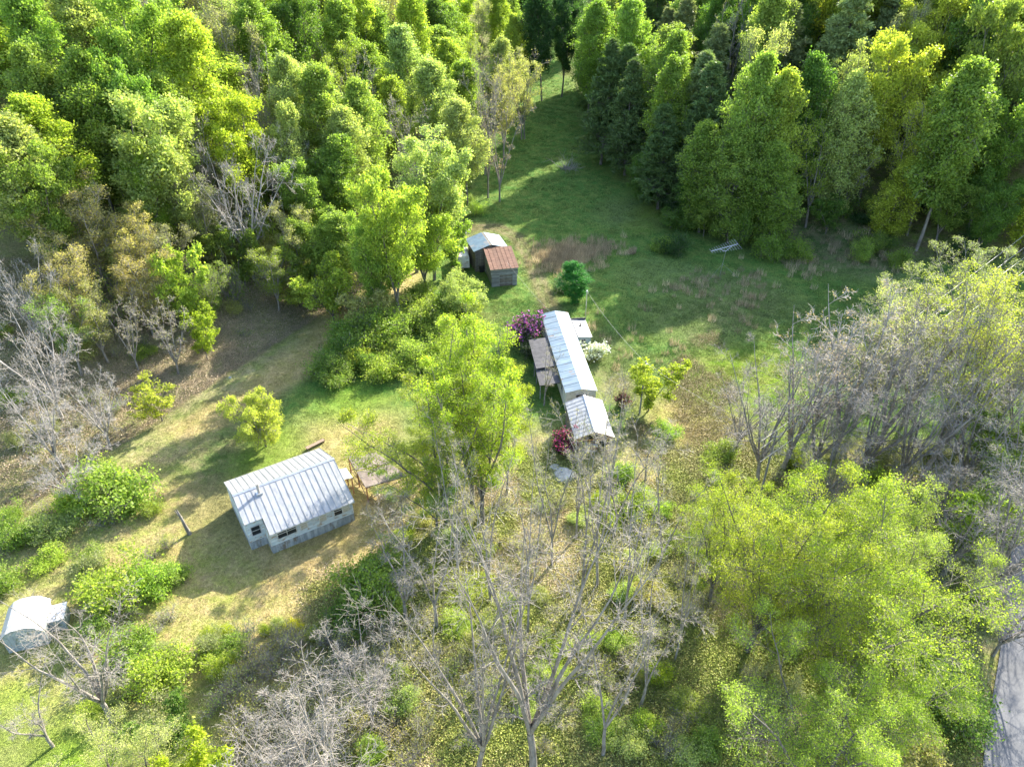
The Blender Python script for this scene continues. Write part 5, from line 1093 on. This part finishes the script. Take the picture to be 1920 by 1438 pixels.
BUSH = [
 (240, 945, 4.2, 3.6, 'green', 'large bright green bush left of the dead trunk'), (190, 930, 3.0, 2.4, 'green', 'rounded green bush joined to the left of the large bright one'), (150, 960, 2.2, 2.2, 'bright', 'yellowish bush left of the large bright one'),
 (40, 1010, 2.4, 2.4, 'mid', 'green bush at the left edge above the lower lawn'), (110, 1000, 2.0, 2.2, 'pale', 'pale green bush in the hedge above the lower lawn'), (10, 1100, 2.2, 2.2, 'mid', 'dark green bush at the left edge beside the lawn'),
 (235, 1120, 3.4, 3.4, 'bright', 'big bright green bush at the shadow edge of the house'), (300, 1110, 2.6, 2.2, 'green', 'green bush at the tip of the house shadow'), (260, 1240, 2.4, 2.4, 'mid', 'green bush below the big bright one'), (310, 1270, 2.6, 2.4, 'bright', 'bright bush right of the forked bare tree'),
 (680, 1135, 3.4, 3.0, 'mid', 'dark green bush at the right edge of the dry lawn'), (725, 1075, 2.8, 2.6, 'mid', 'green bush at the upper right edge of the dry lawn'), (655, 1170, 2.2, 2.4, 'deep', 'shaded green bush at the lower right of the dry lawn'),
 (690, 660, 3.6, 3.6, 'mid', 'dark leafy bush clump below the dry track'), (740, 640, 3.8, 3.6, 'mid', 'dark leafy bush clump left of the leaning wide tree'), (640, 690, 3.0, 3.0, 'deep', 'dark bush at the lower end of the track thicket'), (720, 705, 2.4, 2.8, 'bright', 'bright bush along the lower edge of the track thicket'), (790, 680, 3.0, 2.8, 'green', 'green bush behind the front yellow green clump'),
 (780, 610, 3.4, 3.4, 'green', 'green bush under the tall trees above the track thicket'), (660, 640, 3.2, 3.0, 'mid', 'green bush right at the side of the dry track'), (600, 705, 2.0, 2.4, 'mid', 'low bush at the left tip of the track thicket'), (880, 640, 2.2, 2.8, 'yellow', 'yellow sunlit bush below the leaning wide tree'), (820, 640, 2.8, 2.6, 'green', 'green bush between the leaning tree and the front clump'),
 (1180, 960, 2.0, 2.4, 'bright', 'low bright bush below right of the outbuilding'), (1160, 900, 2.0, 1.8, 'mid', 'green bush at the right foot of the outbuilding'), (1250, 820, 1.8, 1.6, 'green', 'green bush under the small yellow tree'),
 (1720, 1290, 2.6, 2.8, 'green', 'green bush left of the road'), (1780, 1340, 2.4, 2.6, 'deep', 'shaded green bush against the road edge'), (1800, 1000, 3.2, 3.2, 'green', 'green bush among the grey trees on the right'), (1880, 880, 3.4, 3.4, 'green', 'green bush at the right edge below the yellow trees'),
 (1640, 1390, 1.8, 2.4, 'gold', 'pale golden budding bush at the bottom right'), (1700, 1420, 1.8, 2.2, 'gold', 'golden bush at the bottom right next to the road'),
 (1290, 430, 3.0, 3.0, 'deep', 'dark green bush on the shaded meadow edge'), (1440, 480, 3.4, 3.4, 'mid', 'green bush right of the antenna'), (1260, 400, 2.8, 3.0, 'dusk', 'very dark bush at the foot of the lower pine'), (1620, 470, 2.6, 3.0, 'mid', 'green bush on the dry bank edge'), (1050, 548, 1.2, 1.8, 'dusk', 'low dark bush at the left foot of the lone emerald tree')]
for px, py, H, Rr, colr, lab in BUSH:
    put('bush', at(px, py), H, Rr, colr, 'bush', lab, 'bush')
# ---- fill the woods between the listed trees
def clear(x, y, r, mult=.72):
    for a, b, q in TREE_POS:
        if (a-x)**2+(b-y)**2 < ((r+q)*mult)**2: return False
    return True
rf = np.random.default_rng(2024)
nL = nR = 0
cand = []
for _ in range(9000):
    x = rf.uniform(-230, 230); y = 62+rf.random()**1.2*340
    px = 960+FPX*x/(y*cos(PITCH)+(H_CAM-20)*sin(PITCH))
    if not -140 < px < 2060: continue
    cand.append((x, y))
cand.sort(key=lambda c: c[1])
X = np.array(cand); DL = sdist(LEFT, X[:, 0], X[:, 1], 1); DR = sdist(RIGHT, X[:, 0], X[:, 1], -1); ZZ = terrain(X[:, 0], X[:, 1])
KL = [('tulip', .46), ('broad', .22), ('airy', .16), ('bare', .16)]; KR = [('tulip', .36), ('broad', .26), ('pine', .26), ('airy', .12)]
def pick(K):
    r = rf.random(); s = 0
    for k, p in K:
        s += p
        if r < s: return k
    return K[-1][0]
nf = 0
for (x, y), dl, dr, z in zip(cand, DL, DR, ZZ):
    left = dl > 4; right = dr > 5
    head = (not left and not right and y > 236)
    if not (left or right or head): continue
    dist = math.hypot(x, y)
    if nf > 250: break
    low = left and y < 105
    r = rf.uniform(4.4, 6.2)*(1.15 if dist > 200 else 1)
    if not clear(x, y, r, .60 if not low else .8): continue
    if left:
        r *= 1.1; k = pick(KL) if not low else pick([('airy', .5), ('bare', .5)]); H = rf.uniform(17, 22) if not low else rf.uniform(8, 12)
        if low: r *= .8
        grp = 'mixed spring trees filling the left hillside wood' if not low else 'thin young trees over the leaf litter at the lower left'
        lab = {'tulip': 'tall green tree packed among others in the left hillside wood', 'broad': 'round crowned green tree packed in the left hillside wood', 'airy': 'sparse pale leafed tree within the left hillside wood', 'bare': 'grey leafless tree within the left hillside wood'}[k] if not low else {'airy': 'thin young budding tree over the leaf litter slope', 'bare': 'thin young bare tree over the leaf litter slope'}[k]
        colr = {'tulip': ['green', 'bright', 'pale', 'mid'], 'broad': ['green', 'bright', 'pale', 'lime'], 'airy': ['pale', 'bud', 'grey', 'bright'], 'bare': ['grey', 'bud']}[k]
    else:
        k = pick(KR); H = rf.uniform(22, 29); r *= 1.1; grp = 'mixed trees filling the wood at the right and head of the meadow'
        lab = {'tulip': 'tall green tree packed among others in the right wood', 'broad': 'round crowned green tree packed in the right wood', 'airy': 'sparse pale leafed tree within the right wood', 'pine': 'pine packed among leafy trees in the right wood'}[k]
        colr = {'tulip': ['mid', 'green', 'deep', 'bright'], 'broad': ['mid', 'green', 'yellow', 'deep'], 'airy': ['pale', 'yellow'], 'pine': ['pine', 'palepine']}[k]
        if x > 60: colr = {'tulip': ['green', 'bright'], 'broad': ['yellow', 'lime', 'green'], 'airy': ['yellow'], 'pine': ['palepine']}[k]
    cc = colr[rf.integers(len(colr))]
    if right and dr < 14 and k in ('tulip', 'broad') or (left and dl < 9 and y > 115 and k == 'tulip'): k = 'edge'
    lab = placed({'tulip': 'tall '+HUE[cc]+' tree', 'edge': 'low skirted '+HUE[cc]+' tree', 'broad': 'round '+HUE[cc]+' tree', 'airy': 'thin '+HUE[cc]+' tree', 'bare': 'bare '+HUE[cc]+' tree', 'pine': HUE[cc]+' pine'}[k], x, y, float(z)+H*.6)
    put(k, (x, y, float(z)-.2), H, r, cc, 'pine_tree' if k == 'pine' else 'bare_tree' if k == 'bare' else 'tree', lab, 'tree', grp); nf += 1
print('filler trees', nf, 'all', len(TREE_POS))
# ---- understorey: bushes and brambles scattered through the thicket, groups
def zone_bush(n, region, keys, cols, grp, label, hr, rr_, cat='bush', tries=4000, names=('bush',), sp=.55):
    k = 0
    for _ in range(tries):
        if k >= n: break
        px = rf.uniform(region[0], region[2]); py = rf.uniform(region[1], region[3])
        if len(region) > 4 and not region[4](px, py): continue
        x, y, z = at(px, py)
        if not all((a-x)**2+(b-y)**2 > (sp*(q if q < 4 else .8)+.5)**2 for a, b, q in TREE_POS): continue
        i = rf.integers(len(keys))
        R_ = rf.uniform(*rr_); cc = cols[rf.integers(len(cols))]; hh = rf.uniform(*hr); put(keys[i], (x, y, z), hh, R_, cc, names[i % len(names)], placed(('low ' if hh < sum(hr)/2 else 'taller ')+(HUE[cc] if isinstance(cc, str) else 'yellow')+(' twiggy tangle' if keys[i] == 'tangle' else ' sapling' if keys[i] == 'sapling' else ' bush'), x, y, z+.5), cat, grp); k += 1
nohouse = lambda px, py: not (((px-520)/200)**2+((py-1000)/190)**2 < 1) and not (980 < px < 1170 and 560 < py < 860) and not (px > 1800 and py > 1150) and not (620 < px < 800 and 820 < py < 960)
zone_bush(46, (640, 900, 1320, 1438, nohouse), ('tangle',), ('bud', 'grey', 'gold'), 'dry twiggy tangles in the front thicket', 'dry twiggy tangle of bare stems in the front thicket', (1.0, 2.2), (1.0, 2.0), 'bramble', names=('bramble',))
zone_bush(34, (640, 940, 1320, 1438, nohouse), ('bush',), ('bright', 'green', 'pale', 'lime'), 'low bushes in the front thicket', 'low spring green bush in the front thicket', (.7, 1.6), (.8, 1.6))
zone_bush(26, (0, 960, 470, 1380, lambda a, b: nohouse(a, b) and a > 130 or b < 1080 and a < 330), ('tangle', 'bush'), ('grey', 'green', 'bright', 'pale'), 'brush along the lower left bank', 'brushy growth along the lower left bank', (1.0, 2.0), (1.0, 2.0), names=('bramble', 'bush'))
zone_bush(26, (440, 1200, 760, 1438), ('tangle',), ('grey', 'grey', 'bud'), 'grey brush below the dry lawn', 'grey leafless brush below the dry lawn', (1.4, 2.6), (1.4, 2.2), 'bramble', names=('bramble',))
zone_bush(24, (1320, 860, 1800, 1430, nohouse), ('bush', 'tangle'), ('bright', 'green', 'lime', 'grey'), 'undergrowth beneath the lower right trees', 'undergrowth clump beneath the lower right trees', (1.0, 2.2), (1.1, 2.0), names=('bush', 'bramble'))
zone_bush(24, (1600, 850, 1880, 1300, nohouse), ('tangle', 'bush'), ('grey', 'green'), 'brush under the grey trees by the road', 'brushy clump under the grey trees by the road', (1.2, 2.8), (1.4, 2.4), names=('bramble', 'bush'))
zone_bush(40, (0, 520, 640, 900, lambda a, b: sdist(LEFT, np.array([at(a, b)[0]]), np.array([at(a, b)[1]]), 1)[0] > 1), ('tangle', 'tangle', 'bush'), ('grey', 'bud', 'green', 'bright'), 'brush on the leaf littered slope', 'small brush clump on the leaf littered slope', (.8, 2.4), (.9, 2.0), names=('bramble', 'bramble', 'bush'))
zone_bush(60, (60, 330, 720, 620), ('sapling', 'bush', 'tangle'), ('pale', 'bud', 'green', 'mid', 'bright'), 'small growth under the left wood', 'small growth', (3.0, 7.5), (2.0, 3.4), names=('sapling_tree', 'bush', 'bramble'), sp=.2)
zone_bush(30, (1240, 300, 1900, 480), ('bush', 'sapling'), ('mid', 'green', 'deep', 'bright'), 'small growth under the right wood', 'small growth', (2.5, 6.5), (2.0, 3.2), names=('bush', 'sapling_tree'), sp=.2)
zone_bush(40, (780, 930, 1330, 1438, nohouse), ('bush', 'tangle'), ('bright', 'green', 'pale', 'bud', 'lime'), 'mixed growth in the front thicket', 'mixed growth', (.6, 1.5), (.9, 1.8), names=('bush', 'bramble'), sp=.2)
zone_bush(20, (620, 560, 880, 720, lambda a, b: b > 640-(a-620)*.45), ('bush',), ('mid', 'green', 'deep', 'bright'), 'leafy bushes in the track thicket', 'leafy bush packed in the thicket below the dry track', (1.6, 3.0), (1.6, 2.6))
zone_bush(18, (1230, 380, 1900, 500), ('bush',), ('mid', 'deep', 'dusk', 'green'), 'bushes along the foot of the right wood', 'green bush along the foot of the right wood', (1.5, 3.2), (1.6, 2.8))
zone_bush(10, (830, 260, 900, 420, lambda a, b: True), ('bush',), ('mid', 'green'), 'bushes at the left edge of the upper meadow', 'green bush at the left edge of the upper meadow', (1.2, 2.6), (1.4, 2.6))
zone_bush(9, (385, 1180, 620, 1240), ('bush',), ((.6, .55, .04), 'lime', 'pale'), 'yellow green plants at the lower edge of the dry lawn', 'yellow green weedy plant at the lower edge of the dry lawn', (.5, 1.0), (.5, 1.0))

# ------------------------------------------------------------------ grass, weeds and litter that nobody could count
def scatter(name, label, protos, pts, tints, scales, mat_note=None):
    """points carry tint/scale/rotation; one geometry nodes object puts a tuft on each"""
    P = np.asarray(pts); n = len(P); me = bpy.data.meshes.new(name); me.vertices.add(n); me.vertices.foreach_set('co', P.astype(np.float32).ravel())
    a = me.attributes.new('tint', 'FLOAT_COLOR', 'POINT'); a.data.foreach_set('color', np.concatenate([tints, np.ones((n, 1))], 1).astype(np.float32).ravel())
    a = me.attributes.new('sz', 'FLOAT', 'POINT'); a.data.foreach_set('value', np.asarray(scales, np.float32))
    a = me.attributes.new('turn', 'FLOAT', 'POINT'); a.data.foreach_set('value', (np.random.default_rng(1).random(n)*6.28).astype(np.float32))
    me.update(); o = tag(link(name, me), label, None, None, 'stuff')
    g = bpy.data.node_groups.new(name+'_nodes', 'GeometryNodeTree'); g.interface.new_socket('Geometry', in_out='INPUT', socket_type='NodeSocketGeometry'); g.interface.new_socket('Geometry', in_out='OUTPUT', socket_type='NodeSocketGeometry')
    N = g.nodes; L = g.links; gi = N.new('NodeGroupInput'); go = N.new('NodeGroupOutput'); mp = N.new('GeometryNodeMeshToPoints'); ip = N.new('GeometryNodeInstanceOnPoints')
    L.new(gi.outputs[0], mp.inputs[0]); L.new(mp.outputs[0], ip.inputs['Points'])
    oi = N.new('GeometryNodeObjectInfo'); oi.inputs['Object'].default_value = protos; L.new(oi.outputs['Geometry'], ip.inputs['Instance'])
    s = N.new('GeometryNodeInputNamedAttribute'); s.data_type = 'FLOAT'; s.inputs['Name'].default_value = 'sz'; L.new(s.outputs[0], ip.inputs['Scale'])
    t = N.new('GeometryNodeInputNamedAttribute'); t.data_type = 'FLOAT'; t.inputs['Name'].default_value = 'turn'; cx = N.new('ShaderNodeCombineXYZ'); L.new(t.outputs[0], cx.inputs[2]); L.new(cx.outputs[0], ip.inputs['Rotation'])
    L.new(ip.outputs[0], go.inputs[0]); md = o.modifiers.new('tufts', 'NODES'); md.node_group = g; return o
def tuft_mesh(name, seed, n, r, h, w, mat, lean=.5):
    rng = np.random.default_rng(seed); th = rng.random(n)*6.28; q = r*np.sqrt(rng.random(n)); b = np.stack([q*np.cos(th), q*np.sin(th), np.full(n, -.03)], 1)
    d = unit(np.stack([rng.normal(0, lean, n), rng.normal(0, lean, n), np.ones(n)], 1)); a = rng.random(n)*6.28; s = np.stack([np.cos(a), np.sin(a), 0*a], 1)
    hh = (h*(.5+.8*rng.random(n)))[:, None]; V = np.stack([b-s*w, b+s*w, b+d*hh+s*w*.2-d*[0, 0, 1]*hh*.1], 1).reshape(-1, 3)
    return bpy.data.objects.new(name, mesh_np(name, V, np.arange(3*n).reshape(-1, 3), M[mat], rng.random(n)))
def leafbits(name, seed, n, r, size, mat, zh=.12):
    rng = np.random.default_rng(seed); c = np.stack([rng.normal(0, r*.5, n), rng.normal(0, r*.5, n), rng.random(n)*zh], 1); V, F = leaf_quads(rng, c, size, 1.4)
    return bpy.data.objects.new(name, mesh_np(name, V, F, M[mat], rng.random(n)))
tuft = tuft_mesh('grass_tuft', 1, 60, .55, .16, .022, 'tuft', .8)
tall = tuft_mesh('tall_grass', 2, 34, .6, 1.15, .024, 'tuft', .22)
weed = leafbits('weed_leaves', 3, 60, .8, .09, 'tuft', .28)
litter = leafbits('leaf_litter', 4, 70, 1.2, .085, 'litter', .05)
def region_pts(n, px0, py0, px1, py1, seed, keep=None):
    """even in ground area inside a photo-pixel box"""
    rg = np.random.default_rng(seed); c = np.array([at(px0, py0), at(px1, py0), at(px0, py1), at(px1, py1)]); x0, y0 = c[:, 0].min(), c[:, 1].min(); x1, y1 = c[:, 0].max(), c[:, 1].max()
    x = rg.uniform(x0, x1, n*3); y = rg.uniform(y0, y1, n*3); z = terrain(x, y)
    w = y*cos(PITCH)+(H_CAM-z)*sin(PITCH); px = 960+FPX*x/w; py = 719-FPX*(y*sin(PITCH)-(H_CAM-z)*cos(PITCH))/w
    k = (px > px0-20) & (px < px1+20) & (py > py0) & (py < py1+20)
    if keep is not None: k &= keep(px, py, x, y)
    return np.stack([x, y, z], 1)[k][:n]
hc, hs = cos(HA), sin(HA)
def off_house(x, y):
    u = (x-hx)*hc+(y-hy)*hs; v = -(x-hx)*hs+(y-hy)*hc
    a = (u > -1.6) & (u < 7.9) & (v > 0) & (v < 8.2) & ~((u < 0) & (v < 1.4))
    c_, s_ = cos(TA), sin(TA); u = (x-near[0])*c_+(y-near[1])*s_; v = -(x-near[0])*s_+(y-near[1])*c_
    b = (u > -2) & (u < 4.5) & (v > 0) & (v < TL)
    return ~(a | b)
def road_x(y): return np.interp(y, [-30, 5, 18, 26, 36, 47, 60, 80], [16, 23, 29.5, 34, 40.6, 48, 57, 72])
def off_road(x, y): return np.abs(x-road_x(y)) > 2.2
def soil_tint(P, rg, gain=1.0, var=.25):
    A, Bc = soil(P[:, 0], P[:, 1]); m_ = (vnoise(P[:, 0], P[:, 1], 1.8, 5)[:, None] > .5)*.8+.1; c = A*(1-m_)+Bc*m_
    return np.clip(c*gain*(1+rg.normal(0, var, (len(P), 1))), 0, 1)
rg = np.random.default_rng(31)
P = region_pts(26000, -20, 560, 1940, 1460, 11, lambda a, b, x, y: off_house(x, y) & off_road(x, y))
scatter('short_grass', 'short uneven grass over the near lawns and clearings', tuft, P, soil_tint(P, rg, 1.25), rg.uniform(.6, 1.4, len(P)))
P = region_pts(15000, 840, 90, 1900, 720, 12, lambda a, b, x, y: off_house(x, y))
scatter('meadow_grass', 'longer green grass of the shaded meadow', tuft, P, soil_tint(P, rg, 1.1), rg.uniform(.9, 2.2, len(P)))
P = region_pts(16000, 600, 840, 1800, 1460, 13, lambda a, b, x, y: (off_house(x, y) & off_road(x, y) & ~((a < 760) & (b < 1060)) & (vnoise(x, y, 5, 1) > .42)))
t = soil_tint(P, rg, 1.0); t = t*.55+np.array([.28, .36, .05])*.45*(1+rg.normal(0, .25, (len(P), 1)))
scatter('weeds', 'leafy spring weeds carpeting the front thicket', weed, P, np.clip(t, 0, 1), rg.uniform(.6, 1.5, len(P)))
P = region_pts(9000, -20, 480, 900, 1000, 14, lambda a, b, x, y: sdist(LEFT, x, y, 1) > -3)
scatter('leaf_litter', 'brown fallen leaves on the left woodland floor', litter, P, np.array([.33, .27, .18])*(1+rg.normal(0, .25, (len(P), 1))), rg.uniform(.7, 1.5, len(P)))
P = region_pts(8000, 600, 900, 1800, 1460, 15, lambda a, b, x, y: off_road(x, y) & ~((a < 700) & (b < 1060)))
scatter('dry_litter', 'dry straw coloured leaves under the front trees', litter, P, np.array([.42, .35, .21])*(1+rg.normal(0, .25, (len(P), 1))), rg.uniform(.7, 1.5, len(P)))
# tan tall grass patches
pts = []
for px, py, r, n in ((1045, 480, 4.6, 230), (1085, 475, 4.0, 170), (1130, 465, 3.4, 60), (1060, 505, 3.4, 80), (1180, 475, 1.0, 12), (1515, 492, 1.2, 12), (1405, 525, 3.2, 22), (1265, 540, 2.4, 10), (1420, 560, 2.2, 12), (1310, 525, 3.0, 14), (1600, 470, 6, 60), (1500, 500, 6, 40), (1350, 570, 8, 40), (1200, 640, 7, 30)):
    c = at(px, py); q = np.stack([rg.normal(c[0], r*.55, n), rg.normal(c[1], r*.55, n)], 1); pts.append(q)
q = np.concatenate(pts); P = np.stack([q[:, 0], q[:, 1], terrain(q[:, 0], q[:, 1])], 1)
scatter('dry_tall_grass', 'tan dead tall grass standing in the meadow right of the barns', tall, P, np.array([.46, .38, .25])*(1+rg.normal(0, .25, (len(P), 1))), rg.uniform(.6, 1.2, len(P)))
P = region_pts(1700, 1200, 620, 1470, 940, 16, lambda a, b, x, y: np.hypot((a-1330)/105, (b-800)/120)+(vnoise(x, y, 4, 2)-.5)*1.3+(vnoise(x, y, 1.3, 3)-.5)*.6 < .9)
scatter('tan_brush', 'rusty tan brush patch right of the small yellow tree', weed, P, np.array([.27, .23, .11])*(1+rg.normal(0, .3, (len(P), 1))), rg.uniform(.6, 1.4, len(P)))
tag(bpy.data.objects['ground'], None)
